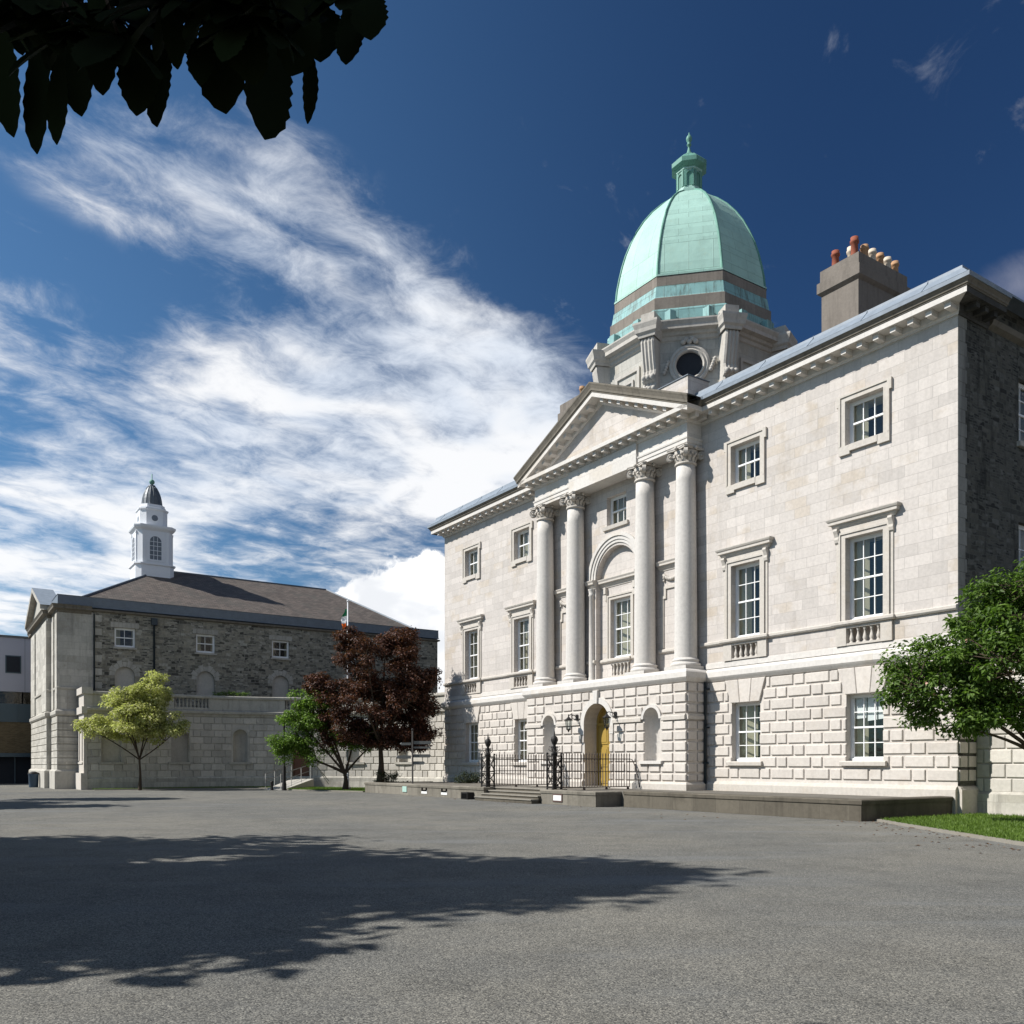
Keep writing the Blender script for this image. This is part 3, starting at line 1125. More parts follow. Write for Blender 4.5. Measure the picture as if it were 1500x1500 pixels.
# --- wall inside the great arch
Farch = front(0.28)
m = MB()
m.wall(Farch, -1.42, 1.42, 3.70, 9.72, [dict(s0=-0.68, s1=0.68, z0=SILL, z1=7.42), dict(s0=-0.62, s1=0.62, z0=3.93, z1=4.56, dep=0.2)])
m.fbox(Farch, -0.62, 0.62, -0.22, -0.2, 3.93, 4.56)
K.part(m, 'arch_wall', 'limestone_ashlar')

# --- ground floor wings: backing, blocks, windows
m = MB()
for a, b, cs in ((-15.5, -5.4, (-12.39, -7.4)), (5.4, 15.5, (7.4, 12.39))):
    m.wall(F0, a, b, -1.56, 3.2, [dict(s0=c - 0.685, s1=c + 0.685, z0=0.10, z1=2.31) for c in cs])
K.part(m, 'basement_wall', 'limestone_blocks')
m = MB()


def wing_cuts(z0, z1):
    r = []
    for c in WC:
        if z1 > 2.79:
            r.append((c - 0.99, c + 0.99))
        elif z1 > 2.32:
            r.append((c - 0.855, c + 0.855))
        elif z1 > 0.15:
            r.append((c - 0.685, c + 0.685))
        elif z1 > -0.1:
            r.append((c - 0.80, c + 0.80)) if False else None
    return r


for a, b in ((-15.5, -5.42), (5.42, 15.555)):
    rustic(m, F0, a, b, ROWS, [1.02, 0.47], wing_cuts, phase=(0.17 if a > 0 else 0.55), out=0.05, gap=0.085)
for c in WC:                                        # splayed heads over the windows
    for q in ((-0.685, -0.25, -0.97, -0.335), (-0.23, 0.23, -0.315, 0.315), (0.25, 0.685, 0.335, 0.97)):
        m.block(F0, c + q[0], c + q[1], -0.01, 0.085, 2.31, 3.18, top=(c + q[2], c + q[3]))
# returns round the two corners and the rest of the basement sides
FS, FL = sidewall(15.5), backward(-15.5)
for fs in (FS, FL):
    rustic(m, fs, 0.0, 1.0, ROWS, [0.52, 0.48], out=0.05, gap=0.085)
K.part(m, 'rusticated_blocks', 'limestone_blocks')
m = MB()
for a, b in ((-15.5, -5.4), (5.4, 15.5)):
    m.sweep([(0.0, -1.56), (0.13, -1.56), (0.13, -0.78), (0.08, -0.70), (0.0, -0.66)], [(a, 0), (b, 0)] if a > 0 else [(a, 0), (b, 0)])
m.sweep([(0.0, -1.56), (0.13, -1.56), (0.13, -0.78), (0.08, -0.70), (0.0, -0.66)], [(15.5, 0.001), (15.5, 1.0)])
K.part(m, 'plinth', 'limestone_trim')

# --- the porch base
FP = front(-1.1)
m = MB()
ph = [dict(s0=-0.87, s1=0.87, z0=-1.03, z1=2.65, arch=True, dep=0.72)]
for c in (-3.5, 3.5):
    ph.append(dict(s0=c - 0.46, s1=c + 0.46, z0=0.13, z1=2.28, arch=True, dep=0.01))
m.wall(FP, -5.4, 5.4, -1.56, 3.2, ph)
m.face([(5.4, -1.1, -1.56), (5.4, 0, -1.56), (5.4, 0, 3.2), (5.4, -1.1, 3.2)])
m.face([(-5.4, -1.1, -1.56), (-5.4, 0, -1.56), (-5.4, 0, 3.2), (-5.4, -1.1, 3.2)])
m.face([(-5.4, -1.1, 3.2), (5.4, -1.1, 3.2), (5.4, 0, 3.2), (-5.4, 0, 3.2)])
K.part(m, 'porch_wall', 'limestone_blocks')
m = MB()
for c in (-3.5, 3.5):
    niche(m, FP, c, 0.13, 1.82, 0.46, 0.52)
K.part(m, 'niche', 'limestone_column')
m = MB()
PROWS = [r for i, r in enumerate(ROWS) if i != 3]
PROWS = [ROWS[0], ROWS[1], ROWS[2], (1.29, 1.72), ROWS[5], ROWS[6], ROWS[7], ROWS[8]]
PROWS = [ROWS[0], ROWS[1], (1.97, 2.366), (1.32, 1.72), (0.90, 1.32), (0.48, 0.90), (0.06, 0.48), (-0.36, 0.06), (-0.70, -0.36)]


def porch_cuts(z0, z1):
    zm = (z0 + z1) / 2
    r = []
    zz = max(z0, 1.78)
    R = 1.14
    if z0 < 1.78:
        r.append((-0.87, 0.87))
    elif zz - 1.78 < R:
        q = sqrt(R * R - (zz - 1.78) ** 2)
        r.append((-q, q))
    elif z0 > 2.6:
        r.append((-0.2, 0.2))
    for c in (-3.5, 3.5):
        R2 = 0.60
        if z1 < 0.14:
            continue
        if z0 < 1.75:
            r.append((c - 0.46, c + 0.46))
        elif z0 - 1.82 < R2:
            q = sqrt(max(R2 * R2 - (z0 - 1.82) ** 2, 0))
            r.append((c - q, c + q))
    if z0 < 0.10 < z1:
        pass
    return r


rustic(m, FP, -5.45, 5.45, PROWS, [0.74, 0.70], porch_cuts, out=0.06, gap=0.10, phase=0.1)
for fs in (sidewall(5.4), backward(-5.4)):
    rustic(m, fs, -1.1, -0.02, PROWS, [0.54, 0.54], out=0.06, gap=0.10)
K.part(m, 'porch_blocks', 'limestone_blocks')
m = MB()
arc_ring(m, FP, 0, 1.78, 0.87, 1.12, 0, 0.06)
m.fbox(FP, -1.12, -0.87, 0, 0.06, 1.30, 1.78)
m.fbox(FP, 0.87, 1.12, 0, 0.06, 1.30, 1.78)
m.block(FP, -0.13, 0.13, 0, 0.14, 2.62, 3.20, top=(-0.17, 0.17))
for c in (-3.5, 3.5):
    arc_ring(m, FP, c, 1.82, 0.46, 0.585, 0, 0.095)
    m.sweep([(0.0, 0.0), (0.17, 0.0), (0.17, 0.12), (0, 0.13)], [(c - 0.66, -1.1), (c + 0.66, -1.1)])
K.part(m, 'arch_surround', 'limestone_white')
m = MB()
for a, b in ((-5.4, -4.1), (-2.9, -1.13), (1.13, 2.9), (4.1, 5.4)):
    m.sweep([(0.0, 1.735), (0.105, 1.735), (0.105, 1.88), (0.07, 1.91), (0.07, 1.955), (0, 1.955)], [(a, -1.1), (b, -1.1)])
m.sweep([(0.0, 1.735), (0.105, 1.735), (0.105, 1.88), (0.07, 1.91), (0.07, 1.955), (0, 1.955)], [(5.4, -1.1), (5.4, -0.01)])
m.sweep([(0.0, -1.56), (0.15, -1.56), (0.15, -0.80), (0.08, -0.72), (0.0, -0.70)], [(-5.4, 0), (-5.4, -1.1), (-0.9, -1.1)])
m.sweep([(0.0, -1.56), (0.15, -1.56), (0.15, -0.80), (0.08, -0.72), (0.0, -0.70)], [(0.9, -1.1), (5.4, -1.1), (5.4, 0)])
K.part(m, 'porch_string', 'limestone_trim')

# door
FD = front(-0.38)
m = MB()
m.fbox(FD, -0.80, -0.05, -0.06, 0, -1.03, 1.72)
m.fbox(FD, 0.05, 0.80, -0.06, 0, -1.03, 1.72) if False else m.fbox(FD, -0.05, 0.80, -0.06, 0, -1.03, 1.72)
for (a, b) in ((-0.72, -0.10), (0.06, 0.72)):
    for (c, d) in ((-0.85, -0.25), (-0.12, 0.75), (0.88, 1.6)):
        m.fbox(FD, a, b, 0.0, 0.03, c, d)
        m.fbox(FD, a + 0.09, b - 0.09, 0.03, 0.045, c + 0.09, d - 0.09)
D = K.part(m, 'door', 'yellow_door')
m = MB()
m.fbox(FD, -0.87, -0.80, -0.08, 0.05, -1.03, 1.78)
m.fbox(FD, 0.80, 0.87, -0.08, 0.05, -1.03, 1.78)
m.fbox(FD, -0.80, 0.80, -0.08, 0.055, 1.72, 1.82)
arc_ring(m, FD, 0, 1.82, 0.72, 0.87, -0.08, 0.05, 20)
m.face([FD(-0.87, -0.05, 1.80)] + [FD(-0.87 * cos(pi * i / 20), -0.05, 1.80 + 0.87 * sin(pi * i / 20)) for i in range(21)])
K.part(m, 'door_frame', 'yellow_door', D)
m = MB()
m.ball((0.62, -0.46, -0.05), 0.045)
K.part(m, 'handle', 'black_iron', D)
m = MB()
m.box(-1.05, 1.05, -1.28, -0.42, -1.10, -0.98)
K.part(m, 'doorstep', 'step_stone')

# --- band between basement and main floor, wings and porch
BAND = [(0.0, 3.20), (0.05, 3.20), (0.13, 3.30), (0.17, 3.36), (0.17, 3.56), (0.14, 3.60), (0.10, 3.64), (0.0, 3.70)]
m = MB()
m.sweep(BAND, [(-15.5, 1.0), (-15.5, 0), (-5.4, 0), (-5.4, -1.1), (5.4, -1.1), (5.4, 0), (15.5, 0), (15.5, 1.0)])
m.face([(-5.4, -1.1, 3.66), (5.4, -1.1, 3.66), (5.4, 0, 3.66), (-5.4, 0, 3.66)])
# base course under the main windows
for a, b in ((-15.5, -5.4), (5.4, 15.5)):
    m.fbox(F0, a, b, 0, 0.05, 3.705, 3.90)
    m.fbox(F0, a, b, 0, 0.022, 3.90, 3.925)
K.part(m, 'band_course', 'limestone_white')
m = MB()
SC_P = [(0.0, SILL - 0.16), (0.07, SILL - 0.16), (0.11, SILL - 0.11), (0.11, SILL - 0.03), (0.08, SILL), (0.0, SILL + 0.01)]
for a, b, cs in ((-15.5, -5.15, (-12.39, -7.4)), (5.15, 15.5, (7.4, 12.39))):
    pth = [(a, 0)]
    for c in cs:
        pth += [(c - 1.04, 0), (c - 1.04, -0.10), (c + 1.04, -0.10), (c + 1.04, 0)]
    pth.append((b, 0))
    m = MB()
    m.sweep(SC_P, pth)
    for c in cs:
        for s in (-1, 1):
            x0, x1 = sorted((c + s * 0.63, c + s * 1.03))
            m.fbox(F0, x0, x1, 0, 0.10, 3.93, SILL - 0.163)
        m.fbox(F0, c - 0.62, c + 0.62, -0.1, 0.09, 3.932, 4.0)
        m.fbox(F0, c - 0.62, c + 0.62, -0.10, 0.09, SILL - 0.25, SILL - 0.163)
    K.part(m, 'sill_course', 'limestone_trim')
m = MB()
for a, b in ((-4.4, -2.8), (-2.0, -1.43), (1.43, 2.0), (2.8, 4.4)):
    m = MB()
    m.sweep(SC_P, [(a, 0.0), (b, 0.0)])
    K.part(m, 'sill_course', 'limestone_trim')
m = MB()
m.sweep(SC_P, [(-1.4, 0.28), (-0.66, 0.28), (-0.66, 0.2), (0.66, 0.2), (0.66, 0.28), (1.4, 0.28)])
m.fbox(Farch, -0.63, 0.63, -0.2, 0.07, SILL - 0.25, SILL - 0.165)
m.fbox(Farch, -0.63, 0.63, 0.0, 0.07, 3.70, 3.97)
K.part(m, 'sill_course', 'limestone_trim')

# --- windows of the wings
for c in WC:
    W = sash_window(K, F0, c, 10.59, 12.07, 1.40, 3, 2, 0.24)
    architrave(K, W, F0, c, 10.59, 12.07, 1.40, 1.86)
    W = sash_window(K, F0, c, SILL, 7.52, 1.38, 3, 4, 0.24)
    architrave(K, W, F0, c, SILL, 7.52, 1.38, 1.86, ears=False, bottom=False, top_add=0.20)
    st = MB()
    for s in (-1, 1):
        x0, x1 = sorted((c + s * 0.945, c + s * 1.04))
        st.fbox(F0, x0, x1, 0, 0.04, SILL, 7.42)
    K.part(st, 'side_strip', 'limestone_trim', W)
    hood(K, W, F0, c, 8.22)
    bal = MB()
    for i in range(5):
        x = c - 0.62 + 1.24 * (i + 0.5) / 5
        bal.lathe(baluster_prof(4.0, SILL - 0.25, 0.072), (x, 0.02), 12)
    K.part(bal, 'baluster', 'limestone_trim', W)
    bl = [(c - 0.58, c - 0.16, 1.50), (c - 0.12, c + 0.22, 1.42), (c + 0.27, c + 0.6, 1.46)] if c > 10 else None
    W = sash_window(K, F0, c, 0.10, 2.31, 1.37, 3, 4, 0.26, blind=bl)
    s = MB()
    s.sweep([(0.0, -0.06), (0.16, -0.06), (0.17, 0.06), (0.14, 0.095), (-0.2, 0.105)], [(c - 0.84, 0), (c + 0.84, 0)])
    K.part(s, 'sill', 'limestone_trim', W)

# --- middle of the front behind the columns
W = sash_window(K, F0, 0.0, 10.68, 11.98, 1.32, 3, 2, 0.26)
s = MB()
s.sweep([(0.0, 10.50), (0.10, 10.50), (0.12, 10.66), (-0.2, 10.675)], [(-0.84, 0), (0.84, 0)])
K.part(s, 'sill', 'limestone_trim', W)
W = sash_window(K, Farch, 0.0, SILL, 7.42, 1.36, 3, 4, 0.2)
architrave(K, W, Farch, 0.0, SILL, 7.42, 1.36, 1.78, ears=False, bottom=False, top_add=0.20)
bal = MB()
for i in range(5):
    bal.lathe(baluster_prof(3.97, SILL - 0.25, 0.07), (-0.6 + 1.2 * (i + 0.5) / 5, 0.28), 12)
K.part(bal, 'baluster', 'limestone_trim', W)
b = MB()
for s in (-1, 1):
    for q in ((0.0, 0.16, 7.72, 8.02), (0.0, 0.11, 7.42, 7.72)):
        b.fbox(Farch, s * 0.98 - 0.07, s * 0.98 + 0.07, q[0], q[1], q[2], q[3])
K.part(b, 'bracket', 'limestone_trim', W)
m = MB()
IMP = [(0.0, 8.02), (0.03, 8.02), (0.05, 8.10), (0.10, 8.14), (0.11, 8.20), (0.20, 8.22), (0.20, 8.29), (0.24, 8.36), (0.24, 8.39), (0.0, 8.42)]
m.sweep(IMP, [(-1.42, 0.28), (1.42, 0.28)])
for s in (-1, 1):
    a, b_ = sorted((s * 1.42, s * 1.98))
    m.sweep(IMP, [(a, 0.28 if s > 0 else 0.0), (a, 0.0), (b_, 0.0), (b_, 0.28 if s < 0 else 0.0)] if False else [(a, 0.0), (b_, 0.0)])
    a, b_ = sorted((s * 2.78, s * 4.42))
    m.sweep(IMP, [(a, 0.0), (b_, 0.0)])
K.part(m, 'impost', 'limestone_trim')
m = MB()
arc_ring(m, F0, 0, 8.42, 1.42, 1.55, 0, 0.05)
arc_ring(m, F0, 0, 8.42, 1.55, 1.70, 0, 0.09)
arc_ring(m, F0, 0, 8.42, 1.70, 1.86, 0, 0.14)
K.part(m, 'archivolt', 'limestone_white')
m = MB()
for s in (-1, 1):
    m.lathe([(0.19, 3.70), (0.19, 3.82), (0.15, 3.86), (0.15, 3.95), (0.135, 4.0), (0.12, 7.70), (0.16, 7.74), (0.125, 7.79), (0.15, 7.95), (0.17, 8.0), (0.17, 8.02)], (s * 1.66, -0.06), 18)
K.part(m, 'arch_colonnette', 'limestone_column')
# shouldered panels and carved swags between the paired columns
m = MB()
for c in (-3.55, 3.55):
    m.fbox(F0, c - 0.62, c - 0.50, 0, 0.06, 4.8, 6.85)
    m.fbox(F0, c + 0.50, c + 0.62, 0, 0.06, 4.8, 6.85)
    m.fbox(F0, c - 0.62, c - 0.36, 0, 0.063, 6.85, 6.97)
    m.fbox(F0, c + 0.36, c + 0.62, 0, 0.063, 6.85, 6.97)
    m.fbox(F0, c - 0.48, c - 0.36, 0, 0.06, 6.97, 7.25)
    m.fbox(F0, c + 0.36, c + 0.48, 0, 0.06, 6.97, 7.25)
    m.fbox(F0, c - 0.48, c + 0.48, 0, 0.062, 7.25, 7.36)
    for k in range(9):
        t_ = -0.40 + 0.1 * k
        m.ball((c + t_, -0.06, 7.62 + 0.9 * t_ * t_), 0.085, 10, 6)
    for s in (-1, 1):
        for k in range(3):
            m.ball((c + s * 0.47, -0.05, 7.82 - 0.11 * k), 0.075 - 0.012 * k, 10, 6)
K.part(m, 'wall_panel', 'limestone_trim')

# --- columns
for c in (-4.74, -2.36, 2.36, 4.74):
    y = -0.46
    m = MB()
    shaft = [(0.452, 4.16), (0.448, 4.6)]
    for i in range(1, 13):
        q = i / 12
        shaft.append((0.448 - 0.072 * q ** 1.7, 4.6 + (11.80 - 4.6) * q))
    shaft += [(0.376, 11.80)]
    m.lathe(shaft, (c, y), 40)
    colo = K.part(m, 'column', 'limestone_column')
    m = MB()
    m.box(c - 0.60, c + 0.60, y - 0.60, y + 0.44, 3.668, 3.84)
    m.lathe([(0.58, 3.84), (0.605, 3.88), (0.605, 3.93), (0.575, 3.97), (0.53, 3.985), (0.505, 4.02), (0.515, 4.05), (0.535, 4.07), (0.535, 4.10), (0.505, 4.13), (0.475, 4.14), (0.455, 4.18)], (c, y), 40)
    K.part(m, 'base', 'limestone_column', colo)
    m = MB()
    m.lathe([(0.376, 11.78), (0.43, 11.80), (0.44, 11.84), (0.425, 11.88), (0.385, 11.90), (0.39, 12.0), (0.42, 12.2), (0.48, 12.32), (0.46, 12.34)], (c, y), 32)
    # ring of leaves and egg-like bosses
    for i in range(14):
        a = 2 * pi * i / 14
        P = lambda r, da, z: (c + r * cos(a + da), y + r * sin(a + da), z)
        m.face([P(0.40, -0.16, 11.90), P(0.40, 0.16, 11.90), P(0.455, 0.17, 12.06), P(0.455, -0.17, 12.06)], smooth=True)
        m.face([P(0.455, -0.17, 12.06), P(0.455, 0.17, 12.06), P(0.53, 0.08, 12.13), P(0.53, -0.08, 12.13)], smooth=True)
        m.face([P(0.53, -0.08, 12.13), P(0.53, 0.08, 12.13), P(0.54, 0.05, 12.07), P(0.54, -0.05, 12.07)], smooth=True)
        m.ball((c + 0.455 * cos(a + .2), y + 0.455 * sin(a + .2), 12.20), 0.055, 8, 5, 1.2)
    for i in range(4):                             # diagonal volutes
        a = pi / 4 + i * pi / 2
        dx, dy = cos(a), sin(a)
        tx, ty = -dy, dx
        ctr = (0.60, 12.17)
        n = 26
        prev = None
        for k in range(n + 1):
            th = pi / 2 + k / n * 2 * pi * 1.55
            r_ = 0.185 * (1 - 0.72 * k / n)
            rr, zz = ctr[0] - r_ * cos(th) , ctr[1] + r_ * sin(th)
            hw = 0.075 + 0.025 * k / n
            pL = (c + dx * rr + tx * hw, y + dy * rr + ty * hw, zz)
            pR = (c + dx * rr - tx * hw, y + dy * rr - ty * hw, zz)
            if prev:
                m.face([prev[0], prev[1], pR, pL], smooth=True)
            prev = (pL, pR)
        for s in (-1, 1):
            hw = 0.070 * s
            for k in range(n):
                pass
            ring = [(c + dx * (ctr[0] + 0.165 * cos(2 * pi * k / 16)) + tx * hw, y + dy * (ctr[0] + 0.165 * cos(2 * pi * k / 16)) + ty * hw, ctr[1] + 0.165 * sin(2 * pi * k / 16)) for k in range(16)]
            m.face(ring)
            e = (c + dx * ctr[0] + tx * 0.085 * s, y + dy * ctr[0] + ty * 0.085 * s, ctr[1])
            m.ball(e, 0.05, 8, 6)
        # arm from the bell to the volute
        m.face([(c + dx * 0.36 + tx * 0.09, y + dy * 0.36 + ty * 0.09, 12.28), (c + dx * 0.36 - tx * 0.09, y + dy * 0.36 - ty * 0.09, 12.28),
                (c + dx * 0.62 - tx * 0.075, y + dy * 0.62 - ty * 0.075, 12.355), (c + dx * 0.62 + tx * 0.075, y + dy * 0.62 + ty * 0.075, 12.355)])
    # hollow-sided abacus
    pts = []
    for i in range(4):
        a0 = pi / 4 + i * pi / 2
        p0 = (0.74 * cos(a0 - 0.09), 0.74 * sin(a0 - 0.09))
        p1 = (0.74 * cos(a0 + 0.09), 0.74 * sin(a0 + 0.09))
        am = a0 + pi / 4
        pts += [p0, p1]
        for q in (0.25, 0.5, 0.75):
            nx = (0.74 * cos(a0 + pi / 2 - 0.09), 0.74 * sin(a0 + pi / 2 - 0.09))
            x_ = p1[0] + (nx[0] - p1[0]) * q
            y_ = p1[1] + (nx[1] - p1[1]) * q
            k_ = 0.09 * sin(pi * q)
            pts.append((x_ - cos(am) * k_, y_ - sin(am) * k_))
    for za, zb, sc in ((12.36, 12.42, 0.96), (12.42, 12.452, 1.0)):
        A = [(c + p[0] * sc, y + p[1] * sc, za) for p in pts]
        B = [(c + p[0] * sc, y + p[1] * sc, zb) for p in pts]
        for k in range(len(pts)):
            j = (k + 1) % len(pts)
            m.face([A[k], A[j], B[j], B[k]])
        m.face(A)
        m.face(B)
    for i in range(4):
        a = i * pi / 2
        m.ball((c + 0.55 * cos(a), y + 0.55 * sin(a), 12.40), 0.075, 10, 6)
    K.part(m, 'capital', 'limestone_trim', colo)

# --- entablature of the porch
m = MB()
ENT = [(-0.76, 12.452), (0.0, 12.452), (0.0, 12.58), (0.03, 12.585), (0.03, 12.72), (0.06, 12.74), (0.07, 12.80), (0.0, 12.82), (0.0, 13.40)]
m.sweep(ENT, [(-5.15, 0.02), (-5.15, -0.8), (5.15, -0.8), (5.15, 0.02)], cap=False)
m.face([(-4.39, -0.04, 12.456), (4.39, -0.04, 12.456), (4.39, 0.0, 12.456), (-4.39, 0.0, 12.456)])
K.part(m, 'entablature', 'limestone_white')
m = MB()
m.box(-2.30, 2.30, -0.905, -0.60, 12.447, 13.40)
K.part(m, 'frieze_plate', 'limestone_white')

# --- cornices
LOW = [(0.0, 13.36), (0.05, 13.36), (0.07, 13.42), (0.10, 13.44), (0.10, 13.48), (0.12, 13.63), (0.58, 13.63), (0.58, 13.625), (0.60, 13.625), (0.60, 13.79), (0.0, 13.80)]
CYM = [(0.0, 13.802), (0.62, 13.802), (0.62, 13.83), (0.655, 13.85), (0.665, 13.90), (0.71, 13.95), (0.74, 13.99), (0.74, 14.09), (0.0, 14.12)]
EDG = [(0.70, 13.985), (0.765, 13.985), (0.77, 14.10), (0.72, 14.135), (0.0, 14.14)]
FULLP = [(-15.5, 1.62), (-15.5, 0), (-5.15, 0), (-5.15, -0.8), (5.15, -0.8), (5.15, 0), (15.5, 0), (15.5, 1.62)]
m = MB()
m.sweep(LOW, FULLP, cap=False, only=range(1, 6))


def modillions(mm, f, s0, s1, z0, z1, n, out=0.475):
    for i in range(n):
        c = s0 + (s1 - s0) * (i + 0.5) / n
        mm.fbox(f, c - 0.095, c + 0.095, 0.10, out, z0, z1)
        mm.fbox(f, c - 0.115, c + 0.115, 0.10, out + 0.02, z1 - 0.035, z1)


modillions(m, F0, 5.75, 15.75, 13.46, 13.63, 17)
modillions(m, F0, -15.75, -5.75, 13.46, 13.63, 17)
modillions(m, front(-0.8), -5.45, 5.45, 13.46, 13.63, 19)
modillions(m, sidewall(5.15), -0.95, -0.05, 13.46, 13.63, 2)
COR = K.part(m, 'cornice', 'limestone_white')
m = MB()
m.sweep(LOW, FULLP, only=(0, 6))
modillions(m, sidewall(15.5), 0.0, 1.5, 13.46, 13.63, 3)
K.part(m, 'cornice_return', 'near_black_stone', COR)
m = MB()
CL = [(-15.5, 1.62), (-15.5, 0), (-5.15, 0), (-5.15, -0.8)]
CR = [(5.15, -0.8), (5.15, 0), (15.5, 0), (15.5, 1.62)]
m.sweep(CYM, CL)
m.sweep(CYM, CR)
K.part(m, 'gutter_moulding', 'weathered_cornice', COR)

# --- pediment
SL = 0.436
APX = 16.62


def rake(m, prof, u_in=5.15):
    """profile (o, h): o out from the frieze plane, h height below the top line"""
    st = []
    for k in (-1, 0, 1):
        ring = []
        for o, h in prof:
            uu = k * (u_in + max(o, 0.02))
            ring.append((uu, -0.8 - o, APX - SL * abs(uu) + h))
        st.append(ring)
    for a, b in zip(st, st[1:]):
        for j in range(len(prof) - 1):
            m.face([a[j], b[j], b[j + 1], a[j + 1]])
    m.face(st[0])
    m.face(st[2])


m = MB()
rake(m, [(0.0, -0.84), (0.05, -0.84), (0.10, -0.76), (0.12, -0.60), (0.58, -0.60), (0.60, -0.605), (0.60, -0.42), (0.0, -0.41)])
for s in (-1, 1):
    for i in range(9):
        c = s * (0.42 + 5.0 * (i + 0.1) / 9)
        zt = APX - SL * abs(c) - 0.60
        A = [(c - 0.095, 0), (c + 0.095, 0)]
        P = []
        for o in (0.10, 0.46):
            for uu, _ in A:
                d = -SL * (abs(uu) - abs(c))
                P += [(uu, -0.8 - o, zt + d - 0.16), (uu, -0.8 - o, zt + d)]
        m.mesh(P, [(0, 2, 3, 1), (4, 6, 7, 5), (0, 1, 5, 4), (2, 3, 7, 6), (0, 2, 6, 4)])
PED = K.part(m, 'pediment', 'limestone_white')
m = MB()
rake(m, [(0.0, -0.408), (0.62, -0.408), (0.62, -0.37), (0.66, -0.34), (0.67, -0.25), (0.72, -0.12), (0.75, -0.06), (0.755, 0.0), (0.0, 0.03)])
K.part(m, 'raking_moulding', 'weathered_cornice', PED)
m = MB()
m.face([(-5.1, -0.815, 13.80), (5.1, -0.815, 13.80), (0, -0.815, 13.80 + 0.436 * 5.1 + 0.3)], )
K.part(m, 'tympanum', 'limestone_ashlar', PED)
m = MB()
for s in (-1, 1):
    m.face([(0, -1.45, APX + 0.02), (s * 5.86, -1.45, APX - SL * 5.86 + 0.02), (s * 5.86, 0.6, APX - SL * 5.86 + 0.02), (0, 3.4, APX + 0.02)])
K.part(m, 'pediment_roof', 'lead_sheet', PED)
m = MB()
for s in (-1, 1):
    a, b = sorted((s * 2.6, s * 5.18))
    m.box(a, b, -0.79, 0.36, 14.05, 15.18)
K.part(m, 'parapet_block', 'limestone_ashlar')
m = MB()
for s in (-1, 1):
    a, b = sorted((s * 2.56, s * 5.22))
    m.box(a, b, -0.83, 0.40, 15.182, 15.215)
K.part(m, 'block_flashing', 'lead_dark')

# --- lead parapet and roof
m = MB()
PAR = [(0.90, 14.13), (0.60, 14.44), (0.57, 14.46), (0.55, 14.56), (0.10, 14.60), (0.10, 14.2)]
m.sweep(EDG, CL)
m.sweep(EDG, CR)
m.sweep(PAR, [(-15.3, 13.0), (-15.3, 0.16), (-5.2, 0.16)])
m.sweep(PAR, [(5.2, 0.16), (15.3, 0.16), (15.3, 13.0)])
for i in range(5):
    for s in (-1, 1):
        u = s * (6.6 + i * 2.05)
        m.tube([(u, -0.735, 14.14), (u, -0.435, 14.45), (u, -0.39, 14.57)], 0.013, 6)
K.part(m, 'lead_parapet', 'lead_sheet')
m = MB()
m.face([(-15.2, 0.3, 14.3), (15.2, 0.3, 14.3), (9.0, 6.6, 16.2), (-9.0, 6.6, 16.2)])
m.face([(-15.2, 13.0, 14.3), (15.2, 13.0, 14.3), (9.0, 6.6, 16.2), (-9.0, 6.6, 16.2)])
m.face([(15.2, 0.3, 14.3), (15.2, 13.0, 14.3), (9.0, 6.6, 16.2)])
m.face([(-15.2, 0.3, 14.3), (-15.2, 13.0, 14.3), (-9.0, 6.6, 16.2)])
K.part(m, 'roof', 'slate_roof')

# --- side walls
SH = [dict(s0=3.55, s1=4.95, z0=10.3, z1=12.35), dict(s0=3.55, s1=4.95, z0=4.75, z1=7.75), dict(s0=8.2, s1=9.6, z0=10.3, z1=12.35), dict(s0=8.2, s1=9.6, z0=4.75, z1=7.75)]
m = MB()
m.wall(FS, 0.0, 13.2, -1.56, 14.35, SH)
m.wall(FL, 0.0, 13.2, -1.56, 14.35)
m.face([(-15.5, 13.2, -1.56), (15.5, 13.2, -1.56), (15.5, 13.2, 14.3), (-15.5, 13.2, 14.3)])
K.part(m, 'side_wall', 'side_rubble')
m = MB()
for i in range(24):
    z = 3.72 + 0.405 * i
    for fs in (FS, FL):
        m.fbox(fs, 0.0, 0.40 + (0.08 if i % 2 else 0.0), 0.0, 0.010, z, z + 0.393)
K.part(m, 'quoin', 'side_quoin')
m = MB()
for fs in (FS, FL):
    m.sweep([(0.0, 13.40), (0.16, 13.48), (0.22, 13.62), (0.0, 13.70)], [(15.5, 1.63), (15.5, 13.2)] if fs is FS else [(-15.5, 13.2), (-15.5, 1.63)])
K.part(m, 'eaves_course', 'weathered_cornice')
for h in SH:
    W = sash_window(K, FS, (h['s0'] + h['s1']) / 2, h['z0'], h['z1'], 1.4, 3, 4, 0.2)
    s = MB()
    s.fbox(FS, h['s0'] - 0.12, h['s1'] + 0.12, 0.0, 0.12, h['z0'] - 0.16, h['z0'] - 0.003)
    K.part(s, 'sill', 'grey_trim', W)
# rain pipe in the re-entrant corner
m = MB()
m.tube([(5.50, -0.17, 3.2), (5.50, -0.17, -1.0)], 0.055, 10)
for z in (2.9, 1.4, 0.0):
    m.box(5.42, 5.58, -0.21, -0.0, z, z + 0.06)
K.part(m, 'rain_pipe', 'pipe_paint')

